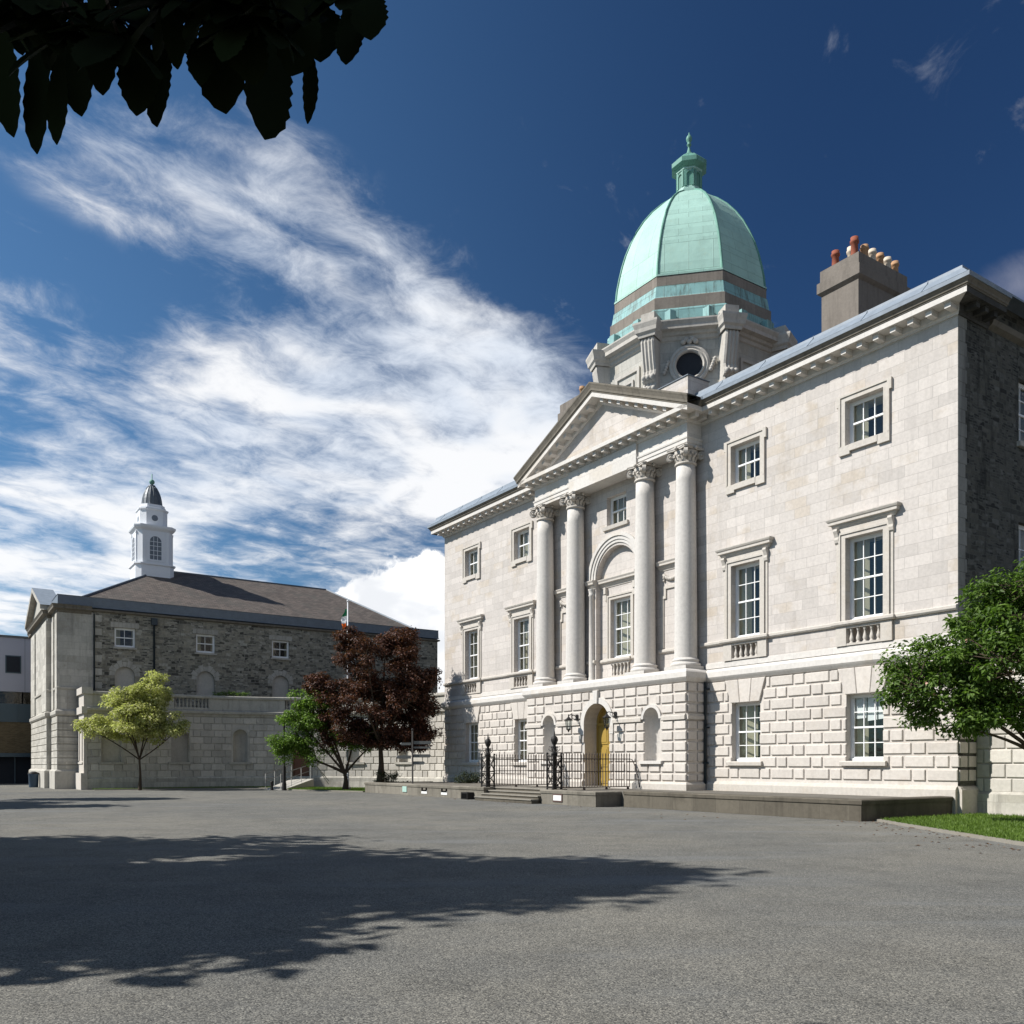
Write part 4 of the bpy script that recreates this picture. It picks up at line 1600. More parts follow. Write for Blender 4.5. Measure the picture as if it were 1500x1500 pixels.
# --- chimneys
for s in (1, -1):
    a, b = sorted((s * 7.75, s * 9.40))
    zo = 0.0 if s > 0 else 0.55
    m = MB()
    m.box(a, b, 4.0, 7.1, 14.3, 18.58 + zo)
    CH = K.part(m, 'chimney', 'render_chimney')
    m = MB()
    m.sweep([(0.0, 18.50 + zo), (0.07, 18.56 + zo), (0.13, 18.62 + zo), (0.13, 19.02 + zo), (0.04, 19.06 + zo), (0.04, 19.50 + zo), (-0.3, 19.55 + zo)], [(a, 7.1), (a, 4.0), (b, 4.0), (b, 7.1)][0:4], closed=True)
    m.face([(a, 4.0, 19.53 + zo), (b, 4.0, 19.53 + zo), (b, 7.1, 19.53 + zo), (a, 7.1, 19.53 + zo)])
    K.part(m, 'chimney_cap', 'render_chimney', CH)
    spots = []
    ro, li = b - 0.35, a + 0.45
    for i in range(5):
        spots.append((ro + 0.1, 4.75 + 0.50 * i, 0.58, 'cream_clay' if i % 2 else 'buff_clay'))
    spots += [(ro, 4.26, 0.78, 'terracotta'), (li, 4.26, 0.66, 'terracotta'), (li + 0.35, 4.75, 0.80, 'cream_clay'), (li, 5.7, 0.7, 'buff_clay')]
    if s < 0:
        spots = [(b - 0.25, 4.4, 0.62, 'buff_clay'), (ro, 5.3, 0.5, 'cream_clay'), (ro, 6.1, 0.5, 'buff_clay'), (li, 5.3, 0.5, 'cream_clay')]
    for (x, y, h, mt) in spots:
        m = MB()
        r = 0.142
        m.lathe([(r * 1.08, 19.52 + zo), (r, 19.58), (r * .9, 19.52 + zo + h * .68), (r * 1.18, 19.52 + zo + h * .72), (r * 1.22, 19.52 + zo + h * .82), (r * 1.0, 19.52 + zo + h * .86), (r * 1.05, 19.52 + zo + h), (r * .7, 19.52 + zo + h), (r * .65, 19.52 + zo + h * .8)], (x, y), 16)
        K.part(m, 'chimney_pot', mt, CH)

# --- dome
DC = (0.0, 4.5)
m = MB()
m.oct([(3.80, 13.5), (3.80, 18.30)], DC, capt=False)
DR = K.part(m, 'drum', 'drum_stone')
m = MB()
m.oct([(3.80, 18.24), (3.86, 18.28), (3.88, 18.42), (3.98, 18.46), (4.00, 18.58), (4.22, 18.62), (4.22, 18.78), (4.30, 18.92), (4.30, 18.98), (3.7, 19.04)], DC)
m.oct([(3.86, 15.2), (3.90, 15.3), (3.86, 15.4), (3.80, 15.41)], DC, capt=False)
K.part(m, 'drum_cornice', 'carved_drum_stone', DR)
for i in range(8):                                  # scroll brackets and piers on the corners
    a = pi / 8 + i * pi / 4
    dx, dy = cos(a), sin(a)

    def fc(s, o, z, dx=dx, dy=dy):
        return (DC[0] + dx * o - dy * s, DC[1] + dy * o + dx * s, z)
    m = MB()
    pr = [(3.9, 18.28), (4.62, 18.28), (4.64, 18.1), (4.58, 17.7), (4.50, 17.3), (4.42, 16.95), (4.46, 16.8), (4.53, 16.68), (4.50, 16.50), (4.36, 16.42), (4.42, 16.25), (4.36, 16.08), (4.2, 16.0), (3.9, 15.95)]
    rr = [(-0.31, 0), (-0.23, 0.05), (-0.17, 0.0), (-0.08, 0.05), (0.0, 0.0), (0.08, 0.05), (0.17, 0.0), (0.23, 0.05), (0.31, 0)]
    for j in range(len(pr) - 1):
        for (s0, e0), (s1, e1) in zip(rr, rr[1:]):
            k0 = 1 if 0 < j < 10 else 0
            m.face([fc(s0, pr[j][0] + e0 * k0, pr[j][1]), fc(s1, pr[j][0] + e1 * k0, pr[j][1]), fc(s1, pr[j + 1][0] + e1 * k0, pr[j + 1][1]), fc(s0, pr[j + 1][0] + e0 * k0, pr[j + 1][1])])
    for s in (-0.31, 0.31):
        m.face([fc(s, o, z) for o, z in pr])
    for s in (-0.19, 0, 0.19):
        p_ = fc(s, 4.56, 16.62)
        m.ball(p_, 0.12, 8, 6)
        p_ = fc(s, 4.42, 16.18)
        m.ball(p_, 0.11, 8, 6)
    B = K.part(m, 'scroll_bracket', 'carved_drum_stone', DR)
    m = MB()
    CP = [(0.0, 18.282), (0.03, 18.30), (0.05, 18.42), (0.13, 18.50), (0.15, 18.66), (0.21, 18.84), (0.21, 18.92), (0.0, 18.98)]
    P = [fc(-0.36, 3.8, 0)[:2], fc(-0.36, 4.70, 0)[:2], fc(0.36, 4.70, 0)[:2], fc(0.36, 3.8, 0)[:2]]
    m.sweep(CP, P if True else P[::-1])
    m.sweep(CP, P[::-1]) if False else None
    m.face([fc(-0.36, 3.8, 18.97), fc(-0.36, 4.70, 18.97), fc(0.36, 4.70, 18.97), fc(0.36, 3.8, 18.97)])
    pb = [fc(s, o, z) for z in (18.97, 19.36) for o in (3.7, 4.62) for s in (-0.31, 0.31)]
    m.mesh(pb, [(0, 2, 3, 1), (4, 5, 7, 6), (0, 1, 5, 4), (1, 3, 7, 5), (3, 2, 6, 7), (2, 0, 4, 6)])
    K.part(m, 'pier_block', 'carved_drum_stone', DR)
# oculus on the slanting faces, framed panel on the square ones
for i in range(8):
    a = -pi / 2 + i * pi / 4
    dx, dy = cos(a), sin(a)

    def ff(s, o, z, dx=dx, dy=dy):
        q = 3.80 + o
        return (DC[0] + dx * q - dy * s, DC[1] + dy * q + dx * s, z)
    m = MB()
    if i % 2:
        zc = 17.15
        n = 28
        prf = [(0.56, -0.02), (0.56, 0.14), (0.62, 0.20), (0.70, 0.13), (0.76, 0.17), (0.86, 0.13), (0.88, 0.0)]
        for k in range(n):
            t0, t1 = 2 * pi * k / n, 2 * pi * (k + 1) / n
            for (r0, o0), (r1, o1) in zip(prf, prf[1:]):
                m.face([ff(r0 * cos(t0), o0, zc + r0 * sin(t0)), ff(r0 * cos(t1), o0, zc + r0 * sin(t1)), ff(r1 * cos(t1), o1, zc + r1 * sin(t1)), ff(r1 * cos(t0), o1, zc + r1 * sin(t0))], smooth=False)
        for (sx, sz) in ((0, 0.98), (-0.98, -0.05), (0.98, -0.05)):
            for k in range(5):
                q = ff(sx + 0.13 * (k - 2) * (1 if sz > 0.5 else 0.35), 0.12, zc + sz + (0.10 * (k % 2) if sz > .5 else 0.11 * (k - 2)))
                m.ball(q, 0.12 if sz > .5 else 0.09, 8, 6)
        OC = K.part(m, 'oculus', 'carved_drum_stone', DR)
        m = MB()
        m.face([ff(0.57 * cos(2 * pi * k / n), 0.01, zc + 0.57 * sin(2 * pi * k / n)) for k in range(n)])
        K.part(m, 'oculus_glass', 'dark_interior', OC)
    else:
        for s0, s1, z0, z1 in ((-0.80, -0.66, 15.9, 17.55), (0.66, 0.80, 15.9, 17.55), (-0.66, 0.66, 17.41, 17.55), (-0.40, -0.30, 15.9, 17.10), (0.30, 0.40, 15.9, 17.10), (-0.30, 0.30, 17.0, 17.10)):
            m.fbox(ff, s0, s1, 0, 0.08, z0, z1)
        K.part(m, 'drum_panel', 'carved_drum_stone', DR)
m = MB()
m.oct([(3.75, 19.0), (3.72, 19.70), (3.68, 19.76), (3.60, 19.78)], DC, capt=False)
for i in range(8):
    a = pi / 8 + i * pi / 4
    for da in (-0.19, 0.19):
        q = (DC[0] + 4.0 * cos(a + da), DC[1] + 4.0 * sin(a + da))
        m.box(q[0] - 0.17, q[0] + 0.17, q[1] - 0.17, q[1] + 0.17, 19.0, 19.5)
K.part(m, 'copper_skirt', 'verdigris_streaked', DR)
m = MB()
m.oct([(3.60, 19.3), (3.60, 20.30), (3.50, 20.38)], DC, capt=False)
m.oct([(3.40, 20.36), (3.40, 20.36)], DC, capt=False)
m.oct([(3.36, 20.85), (3.40, 20.93), (3.40, 21.34), (3.1, 21.40)], DC)
K.part(m, 'stone_step', 'brown_stone', DR)
m = MB()
m.oct([(3.55, 20.33), (3.52, 20.40), (3.44, 20.88), (3.36, 20.94)], DC, capt=False)
K.part(m, 'copper_band', 'verdigris_streaked', DR)
prof = [(1.0, 21.42), (0.985, 21.95), (0.955, 22.5), (0.915, 23.1), (0.868, 23.65), (0.80, 24.25), (0.72, 24.82), (0.625, 25.35), (0.51, 25.85), (0.38, 26.28), (0.24, 26.62), (0.17, 26.78)]
m = MB()
m.oct([(3.42, 21.36), (3.42, 21.44)] + [(3.34 * s, z) for s, z in prof], DC)
DM = K.part(m, 'dome', 'verdigris')
m = MB()
s8 = 1 / cos(pi / 8)
for i in range(8):
    a = pi / 8 + i * pi / 4
    m.tube([(DC[0] + 3.34 * s * s8 * cos(a), DC[1] + 3.34 * s * s8 * sin(a), z) for s, z in prof], 0.055, 8)
K.part(m, 'dome_rib', 'verdigris_dark', DM)
m = MB()
m.oct([(0.66, 26.55), (0.66, 26.84), (0.58, 26.88), (0.57, 27.0), (0.55, 27.02), (0.55, 27.78), (0.60, 27.82), (0.60, 27.90)], DC)
LN = K.part(m, 'lantern', 'verdigris')
m = MB()
for i in range(8):
    a = i * pi / 4
    dx, dy = cos(a), sin(a)

    def fl(s, o, z, dx=dx, dy=dy):
        q = 0.55 + o
        return (DC[0] + dx * q - dy * s, DC[1] + dy * q + dx * s, z)
    m.fbox(fl, -0.21, -0.115, 0, 0.05, 27.02, 27.78)
    m.fbox(fl, 0.115, 0.21, 0, 0.05, 27.02, 27.78)
    arc_ring(m, fl, 0, 27.55, 0.115, 0.16, 0, 0.052, 10)
    m.face([fl(-0.115, 0.006, 27.05), fl(0.115, 0.006, 27.05)] + [fl(0.115 * cos(pi * k / 10), 0.006, 27.55 + 0.115 * sin(pi * k / 10)) for k in range(11)])
K.part(m, 'lantern_arch', 'verdigris_dark', LN)
m = MB()
m.oct([(0.60, 27.88), (0.76, 28.02), (0.80, 28.06), (0.80, 28.26), (0.70, 28.36), (0.55, 28.52), (0.40, 28.62), (0.30, 28.66), (0.28, 28.74), (0.1, 28.80)], DC)
K.part(m, 'lantern_cap', 'verdigris_dark', LN)
m = MB()
m.lathe([(0.22, 28.74), (0.16, 28.80), (0.10, 28.95), (0.06, 29.10), (0.05, 29.22), (0.10, 29.25), (0.11, 29.30), (0.07, 29.35), (0.09, 29.42), (0.135, 29.52), (0.14, 29.60), (0.10, 29.70), (0.05, 29.76), (0.02, 29.86), (0.001, 29.90)], DC, 16)
K.part(m, 'finial', 'verdigris_dark', LN)

# ==================================================================== TERRACE, KERBS, STEPS
ZT = -1.03
m = MB()
m.box(-14.2, -2.15, -5.45, 0.0, -1.56, ZT)
m.box(-2.15, 2.05, -4.75, 0.0, -1.56, ZT)
m.box(2.05, 5.3, -5.45, 0.0, -1.56, ZT)
m.box(5.3, 15.2, -4.4, 0.0, -1.56, ZT)
tag(m.build('terrace_pavement', 'paving_stone', origin=(0, -2.5, 0)), kind='structure')


def kerb(label, path, zt=-1.0, hid=-1.56, mt='kerb_stone_pale'):
    cx = sum(p[0] for p in path) / len(path)
    cy = sum(p[1] for p in path) / len(path)
    t = thing('terrace_wall', label, 'low wall', (cx, cy, 0))
    k = Kit(t)
    m = MB()
    m.sweep([(-0.36, hid), (0.0, hid), (0.0, zt - 0.13), (-0.36, zt - 0.13)], path)
    k.part(m, 'wall', mt)
    m = MB()
    m.sweep([(-0.38, zt - 0.128), (0.03, zt - 0.128), (0.04, zt - 0.03), (0.01, zt), (-0.38, zt + 0.01)], path)
    k.part(m, 'coping', mt)
    return t, k


kerb('long low stone terrace wall left of the entrance steps', [(-14.4, -1.6), (-14.4, -5.6), (-2.15, -5.6), (-2.15, -4.6)])
kerb('short stone terrace wall between the entrance steps and the setback, carrying a sign plate', [(2.05, -4.6), (2.05, -5.6), (5.4, -5.6), (5.4, -4.4)])
kerb('low stone terrace wall under the right wing, ending at the lawn', [(5.78, -4.6), (15.42, -4.6), (15.42, -0.16)], -0.97, mt='kerb_stone')
t = thing('entrance_steps', 'flight of worn stone steps up to the yellow door between iron piers', 'steps', (0, -5.2, 0))
k = Kit(t)
m = MB()
for i in range(4):
    m.box(-2.148, 2.048, -6.05 + 0.33 * i, -4.4, -1.56, -1.42 + 0.13 * i - (0.006 if i == 3 else 0))
k.part(m, 'riser', 'kerb_stone')
m = MB()
for i in range(4):
    y0 = -6.05 + 0.33 * i
    zt = -1.42 + 0.13 * i - (0.006 if i == 3 else 0)
    m.box(-2.15, 2.05, y0 - 0.035, y0 + 0.34 if i < 3 else -4.4, zt + 0.001, zt + 0.045)
k.part(m, 'tread', 'step_stone')

# plaques on the kerb
def plaque(name, u, w, z0, z1, mt, label, frame=None, y=-5.6, lines=0, group=None):
    t = thing(name, label, 'plaque' if name == 'wall_plaque' else 'vent', (u, y, 0), group)
    k = Kit(t)
    f = front(y)
    if frame:
        m = MB()
        m.fbox(f, u - w / 2 - 0.05, u + w / 2 + 0.05, 0.0, 0.025, z0 - 0.05, z1 + 0.05)
        k.part(m, 'frame', frame)
    m = MB()
    m.fbox(f, u - w / 2, u + w / 2, 0.002, 0.035, z0, z1)
    k.part(m, 'plate', mt)
    return t, k


plaque('wall_plaque', 3.15, 0.50, -1.39, -1.19, 'sign_white', 'small white plate in a brown frame low on the wall right of the steps', 'sign_brown')
plaque('wall_plaque', -9.6, 0.46, -1.40, -1.12, 'sign_green', 'pale green metal plate low on the terrace wall left of the steps')
for u, z in ((-7.55, -1.33), (-5.6, -1.33)):
    t = thing('wall_vent', 'pale bracket plate with a dark slot on the terrace wall, %s' % ('nearer the green plate' if u < -7 else 'nearer the entrance steps'), 'vent', (u, -5.6, 0), 'slotted plates on the terrace wall')
    k = Kit(t)
    f = front(-5.6)
    m = MB()
    m.fbox(f, u - 0.28, u + 0.28, 0, 0.02, z - 0.10, z + 0.06)
    k.part(m, 'plate', 'sign_white')
    m = MB()
    m.fbox(f, u - 0.26, u - 0.16, 0.0, 0.03, z + 0.02, z + 0.20)
    m.fbox(f, u + 0.16, u + 0.26, 0.0, 0.03, z + 0.02, z + 0.20)
    m.fbox(f, u - 0.16, u + 0.16, 0.0, 0.03, z + 0.02, z + 0.08)
    k.part(m, 'slot', 'void_black')
t = thing('drain_box', 'black square drain box on the ground against the left side of the steps', 'box', (-3.2, -5.75, 0))
k = Kit(t)
m = MB()
m.box(-3.5, -2.95, -5.95, -5.62, -1.55, -1.24)
k.part(m, 'box', 'black_iron')
m = MB()
m.box(-3.44, -3.01, -5.965, -5.95, -1.5, -1.29)
k.part(m, 'grille', 'void_black')


# ==================================================================== IRON RAILINGS
def railing(label, u, side):
    t = thing('iron_railing', label, 'railing', (u, -3.3, 0.5), 'iron railings beside the entrance path')
    k = Kit(t)
    y0, y1 = -5.0, -1.35
    m = MB()
    m.tube([(u, y0, 0.20), (u, y1, 0.20)], 0.022, 6)
    m.tube([(u, y0, -0.30), (u, y1, -0.30)], 0.016, 6)
    m.tube([(u, y0, -0.93), (u, y1, -0.93)], 0.022, 6)
    for i in range(4):
        yy = y0 + 0.1 + (y1 - y0 - 0.2) * i / 3
        m.ball((u, yy, -1.0), 0.06, 8, 6)
    k.part(m, 'rail', 'rusty_iron')
    n = 26
    for i in range(n):
        yy = y0 + 0.08 + (y1 - y0 - 0.1) * i / (n - 1)
        m = MB()
        m.tube([(u, yy, -0.95), (u, yy, 0.30), (u, yy, 0.38), (u, yy, 0.46)], [0.019, 0.019, 0.026, 0.004], 6)
        k.part(m, 'bar', 'rusty_iron')
    m = MB()
    m.tube([(u, y1, 0.20), (u + 0.1 * side, y1 + 0.04, 0.18), (u + 0.35 * side, y1 + 0.06, -0.25), (u + 0.5 * side, y1 + 0.08, -0.95)], 0.018, 6)
    k.part(m, 'stay', 'rusty_iron')
    # cast pier with finial
    yp = -5.22
    m = MB()
    for dx in (-0.2, 0.2):
        for dy in (-0.2, 0.2):
            m.box(u + dx - 0.025, u + dx + 0.025, yp + dy - 0.025, yp + dy + 0.025, -1.0, 0.34)
            m.ball((u + dx, yp + dy, 0.40), 0.05, 8, 6)
    for z in (-0.95, -0.35, 0.28):
        for d in (-0.2, 0.2):
            m.box(u - 0.2, u + 0.2, yp + d - 0.02, yp + d + 0.02, z, z + 0.045)
            m.box(u + d - 0.02, u + d + 0.02, yp - 0.2, yp + 0.2, z, z + 0.046)
    P = k.part(m, 'pier', 'black_iron')
    m = MB()
    for d in (-0.2, 0.2):
        for z0, z1 in ((-0.90, -0.36), (-0.30, 0.28)):
            for s in (-1, 1):
                pts = [(u + s * 0.17 * cos(q * pi), yp + d, z0 + (z1 - z0) * q) for q in (0, .2, .4, .6, .8, 1)]
                m.tube(pts, 0.014, 6)
                pts = [(u + d, yp + s * 0.17 * cos(q * pi), z0 + (z1 - z0) * q) for q in (0, .2, .4, .6, .8, 1)]
                m.tube(pts, 0.014, 6)
    k.part(m, 'scrollwork', 'black_iron', P)
    m = MB()
    m.lathe([(0.10, -1.0), (0.09, -0.85), (0.06, -0.7), (0.055, 0.30), (0.13, 0.34), (0.12, 0.42), (0.06, 0.48), (0.085, 0.62), (0.05, 0.72), (0.10, 0.80), (0.145, 0.93), (0.11, 1.04), (0.04, 1.10), (0.02, 1.25), (0.001, 1.36)], (u, yp), 14)
    for q in range(6):
        a = q * pi / 3
        m.tube([(u + 0.05 * cos(a), yp + 0.05 * sin(a), 0.42), (u + 0.22 * cos(a), yp + 0.22 * sin(a), 0.56), (u + 0.20 * cos(a), yp + 0.20 * sin(a), 0.68), (u + 0.10 * cos(a), yp + 0.10 * sin(a), 0.62)], 0.016, 6)
    k.part(m, 'finial', 'black_iron', P)


railing('iron railing with ornate black pier on the left of the entrance path', -2.42, -1)
railing('iron railing with ornate black pier right of the path, crossing the yellow door', 2.42, 1)

# ==================================================================== WALL LANTERNS
for u, lb in ((-1.32, 'black glazed wall lantern left of the yellow door'), (1.32, 'black glazed wall lantern right of the yellow door')):
    t = thing('wall_lantern', lb, 'lantern', (u, -1.55, 2.9), 'lanterns beside the door')
    k = Kit(t)
    y = -1.66
    m = MB()
    m.box(u - 0.07, u + 0.07, -1.22, -1.18, 1.95, 2.22)
    m.tube([(u, -1.2, 2.10), (u, -1.35, 2.18), (u, -1.55, 2.20), (u, y, 2.16)], 0.02, 8)
    m.tube([(u, -1.2, 2.0), (u, -1.4, 2.02), (u, -1.5, 2.12), (u, -1.42, 2.17)], 0.012, 6)
    k.part(m, 'bracket', 'black_iron')
    m = MB()
    m.lathe([(0.001, 2.22), (0.03, 2.20), (0.025, 2.12), (0.06, 2.07), (0.11, 2.02), (0.185, 1.97), (0.185, 1.945), (0.155, 1.94)], (u, y), 6, smooth=False)
    m.lathe([(0.10, 1.56), (0.105, 1.53), (0.05, 1.50), (0.03, 1.44), (0.001, 1.40)], (u, y), 6, smooth=False)
    for q in range(6):
        a = q * pi / 3
        m.tube([(u + 0.155 * cos(a), y + 0.155 * sin(a), 1.945), (u + 0.10 * cos(a), y + 0.10 * sin(a), 1.55)], 0.011, 5)
    k.part(m, 'lantern_frame', 'black_iron')
    m = MB()
    m.lathe([(0.148, 1.94), (0.095, 1.56)], (u, y), 6, smooth=False, capt=False)
    k.part(m, 'glass', 'window_glass')


# ==================================================================== CURVED SCREEN WALLS
def screen_map(us, v0, vs, R, mirror=1):
    L0 = vs - v0

    def f(s, o, z):
        if s < L0:
            x, y, nx, ny = us, v0 + s, 1.0, 0.0
        else:
            th = min((s - L0) / R, pi / 2)
            x, y = us + R - R * cos(th), vs + R * sin(th)
            nx, ny = cos(th), -sin(th)
            ex = (s - L0) - R * pi / 2
            if ex > 0:
                x += ex
        return ((x + nx * o) * mirror, y + ny * o, z)
    return f, L0 + R * pi / 2


def screen_wall(label, mirror, s_from, org, feats):
    f, L = screen_map(-28.0, -17.5, -11.5, 12.5, mirror)
    t = thing('screen_wall', label, 'wall', org)
    k = Kit(t)
    holes = []
    for kind, s in feats:
        if kind == 'arch':
            holes.append(dict(s0=s - 0.45, s1=s + 0.45, z0=0.12, z1=2.25, arch=True, dep=0.01))
        elif kind == 'rect':
            holes.append(dict(s0=s - 0.55, s1=s + 0.55, z0=0.12, z1=1.95, dep=0.30))
        else:
            holes.append(dict(s0=s - 0.55, s1=s + 0.55, z0=-0.95, z1=1.70, dep=0.30))
    m = MB()
    m.wall(f, s_from, L, -1.56, 3.1, holes, seg=0.5)
    for kind, s in feats:
        if kind == 'rect':
            m.fbox(f, s - 0.55, s + 0.55, -0.32, -0.30, 0.12, 1.95)
    # back face and ends make it a solid screen
    n = 40
    for i in range(n):
        a, b = s_from + (L - s_from) * i / n, s_from + (L - s_from) * (i + 1) / n
        m.face([f(a, -0.6, -1.56), f(b, -0.6, -1.56), f(b, -0.6, 3.1), f(a, -0.6, 3.1)])
    if s_from == 0:
        m.face([f(0, 0, -1.56), f(0, -0.6, -1.56), f(0, -0.6, 3.1), f(0, 0, 3.1)])
    k.part(m, 'wall', 'screen_blocks')
    m = MB()
    for kind, s in feats:
        if kind == 'arch':
            niche(m, f, s, 0.12, 1.80, 0.45, 0.36)
    if m.f:
        k.part(m, 'niche', 'grey_trim')
    m = MB()
    rows = [(3.02 - 0.43 * (i + 1), 3.02 - 0.43 * i) for i in range(9)]

    def cuts(z0, z1):
        r = []
        for kind, s in feats:
            top = {'arch': 2.25, 'rect': 1.95, 'door': 1.95}[kind]
            bot = {'arch': 0.15, 'rect': 0.15, 'door': -2}[kind]
            hw = {'arch': 0.56, 'rect': 0.56, 'door': 0.78}[kind]
            if z0 < top and z1 > bot:
                r.append((s - hw, s + hw))
        return r
    rustic(m, f, s_from, L - 0.05, rows, [0.86, 0.46], cuts, out=0.045, gap=0.045)
    k.part(m, 'rusticated_blocks', 'screen_blocks')

    def along(prof, mat, nm, a=s_from, b=L, n=44):
        mm = MB()
        for i in range(n):
            s0, s1 = a + (b - a) * i / n, a + (b - a) * (i + 1) / n
            for (o0, z0), (o1, z1) in zip(prof, prof[1:]):
                mm.face([f(s0, o0, z0), f(s1, o0, z0), f(s1, o1, z1), f(s0, o1, z1)])
        for s in (a, b):
            mm.face([f(s, o, z) for o, z in prof])
        return k.part(mm, nm, mat)
    along([(0.0, -1.56), (0.14, -1.56), (0.14, -0.90), (0.05, -0.82), (0, -0.82)], 'grey_ashlar', 'plinth')
    along([(0.0, 3.02), (0.05, 3.05), (0.08, 3.16), (0.20, 3.24), (0.22, 3.38), (0.0, 3.46), (-0.5, 3.46)], 'grey_trim', 'cornice')
    along([(-0.42, 4.20), (0.08, 4.20), (0.11, 4.26), (0.11, 4.36), (0.07, 4.40), (-0.42, 4.42), (-0.42, 4.20)], 'grey_trim', 'coping')
    along([(-0.34, 3.46), (0.03, 3.46), (0.03, 3.60), (-0.34, 3.60)], 'grey_trim', 'parapet_base')
    # solid dies with balustrade between
    m = MB()
    bm_ = MB()
    s = s_from
    seq = []
    edges = [0.0, 2.9, 6.4, 9.2 - 2.1, 9.2 - 2.1]
    bal_runs = [(5.0, 7.1), (11.9, 13.6), (18.0, 20.0)]
    cur = s_from
    for a, b in bal_runs + [(L, L)]:
        a2, b2 = max(a, s_from), max(b, s_from)
        if a2 > cur:
            nn = max(1, int((a2 - cur) / 0.6))
            for i in range(nn):
                m.fbox(f, cur + (a2 - cur) * i / nn, cur + (a2 - cur) * (i + 1) / nn, -0.30, 0.0, 3.60, 4.20)
        if b2 > a2:
            nb = int((b2 - a2) / 0.21)
            for i in range(nb):
                q = f(a2 + (b2 - a2) * (i + 0.5) / nb, -0.15, 0)
                bm_.lathe(baluster_prof(3.60, 4.20, 0.075), q[:2], 10)
        cur = max(cur, b2)
    k.part(m, 'parapet', 'grey_trim')
    if bm_.f:
        k.part(bm_, 'baluster', 'grey_trim')
    for kind, s in feats:
        m = MB()
        if kind == 'arch':
            arc_ring(m, f, s, 1.80, 0.45, 0.58, 0, 0.05, 20)
        if kind in ('arch', 'rect'):
            m.fbox(f, s - 0.72, s + 0.72, 0.0, 0.14, -0.02, 0.115)
            k.part(m, 'niche_surround', 'grey_trim')
        else:
            m.fbox(f, s - 0.76, s - 0.551, 0, 0.07, -0.95, 1.70)
            m.fbox(f, s + 0.551, s + 0.76, 0, 0.07, -0.95, 1.70)
            m.fbox(f, s - 0.76, s + 0.76, 0, 0.09, 1.703, 1.93)
            k.part(m, 'door_surround', 'grey_trim')
            d = MB()
            d.fbox(f, s - 0.54, s + 0.54, -0.26, -0.20, -0.95, 1.69)
            for z0, z1 in ((-0.8, -0.1), (0.05, 0.75), (0.9, 1.55)):
                d.fbox(f, s - 0.44, s - 0.05, -0.20, -0.17, z0, z1)
                d.fbox(f, s + 0.05, s + 0.44, -0.20, -0.17, z0, z1)
            dd = k.part(d, 'door', 'brown_door')
            h = MB()
            q = f(s + 0.48, -0.16, 0.25)
            h.ball(q, 0.035, 8, 6)
            k.part(h, 'handle', 'sign_grey', dd)
    if s_from == 0:
        m = MB()                                    # end pier with sunk panel
        m.box(-30.2, -27.93, -17.68, -17.49, -1.56, 3.02)
        m.box(-30.0, -28.3, -17.74, -17.68, 0.0, 0.10)
        for z0, z1 in ((0.2, 2.6),):
            m.box(-29.75, -29.55, -17.73, -17.68, z0, z1)
            m.box(-28.6, -28.4, -17.73, -17.68, z0, z1)
            m.box(-29.55, -28.6, -17.73, -17.68, z1 - 0.2, z1)
        m.box(-30.35, -27.83, -17.85, -17.49, -1.56, -0.55)
        m.box(-30.3, -27.85, -17.80, -17.49, 3.02, 3.44)
        m.box(-30.2, -27.95, -17.68, -17.2, 3.44, 4.20)
        m.box(-30.3, -27.86, -17.80, -17.2, 4.20, 4.60)
        m.face([(-30.2, -17.49, -1.5), (-30.2, -8.0, -1.5), (-30.2, -8.0, 3.4), (-30.2, -17.49, 3.4)])
        k.part(m, 'end_pier', 'limestone_trim')
        m = MB()
        m.face([(-30.45, -17.2, 3.44), (-28.3, -17.2, 3.44), (-28.3, -10.0, 3.44), (-30.45, -6.0, 3.44)])
        k.part(m, 'terrace_roof', 'lead_dark')
    return t


screen_wall('curved grey stone screen wall with balustrade and niches between the two buildings', 1, 0.0, (-24, -6, 0),
            [('rect', 1.35), ('rect', 5.36), ('arch', 9.08), ('door', 12.95), ('rect', 16.64), ('arch', 20.4)])
screen_wall('curved pale stone screen wall behind the lawn at the right edge', -1, 10.0, (20, -1, 0), [('arch', 17.2), ('rect', 13.0)])

# ==================================================================== PAVILION
pav = thing('pavilion_building', 'dark rubble stone hall with slate roof and pedimented end front', 'building', (-38.25, -5.5, 0))
K = Kit(pav)
PU, PV0, PV1, PUL = -30.5, -18.77, 7.8, -46.0
FS2 = sidewall(PU)
FF2 = front(PV0)
WV = (-14.95, -9.92, -4.77, 0.35)
ho = [dict(s0=v - 0.62, s1=v + 0.62, z0=7.45, z1=8.68, dep=0.2) for v in WV]
ho += [dict(s0=v - 0.60, s1=v + 0.60, z0=4.6, z1=6.22, arch=True, dep=0.16) for v in WV]
m = MB()
m.wall(FS2, -16.8, PV1, -1.56, 9.75, ho)
m.face([(PU, PV1, -1.56), (PUL, PV1, -1.56), (PUL, PV1, 9.75), (PU, PV1, 9.75)])
m.face([(PUL, PV0, -1.56), (PUL, PV1, -1.56), (PUL, PV1, 9.75), (PUL, PV0, 9.75)])
K.part(m, 'rubble_wall', 'pavilion_rubble')
m = MB()
for v in WV:
    m.fbox(FS2, v - 0.6, v + 0.6, -0.18, -0.16, 4.6, 6.22)
K.part(m, 'blind_arch', 'pale_infill')
m = MB()
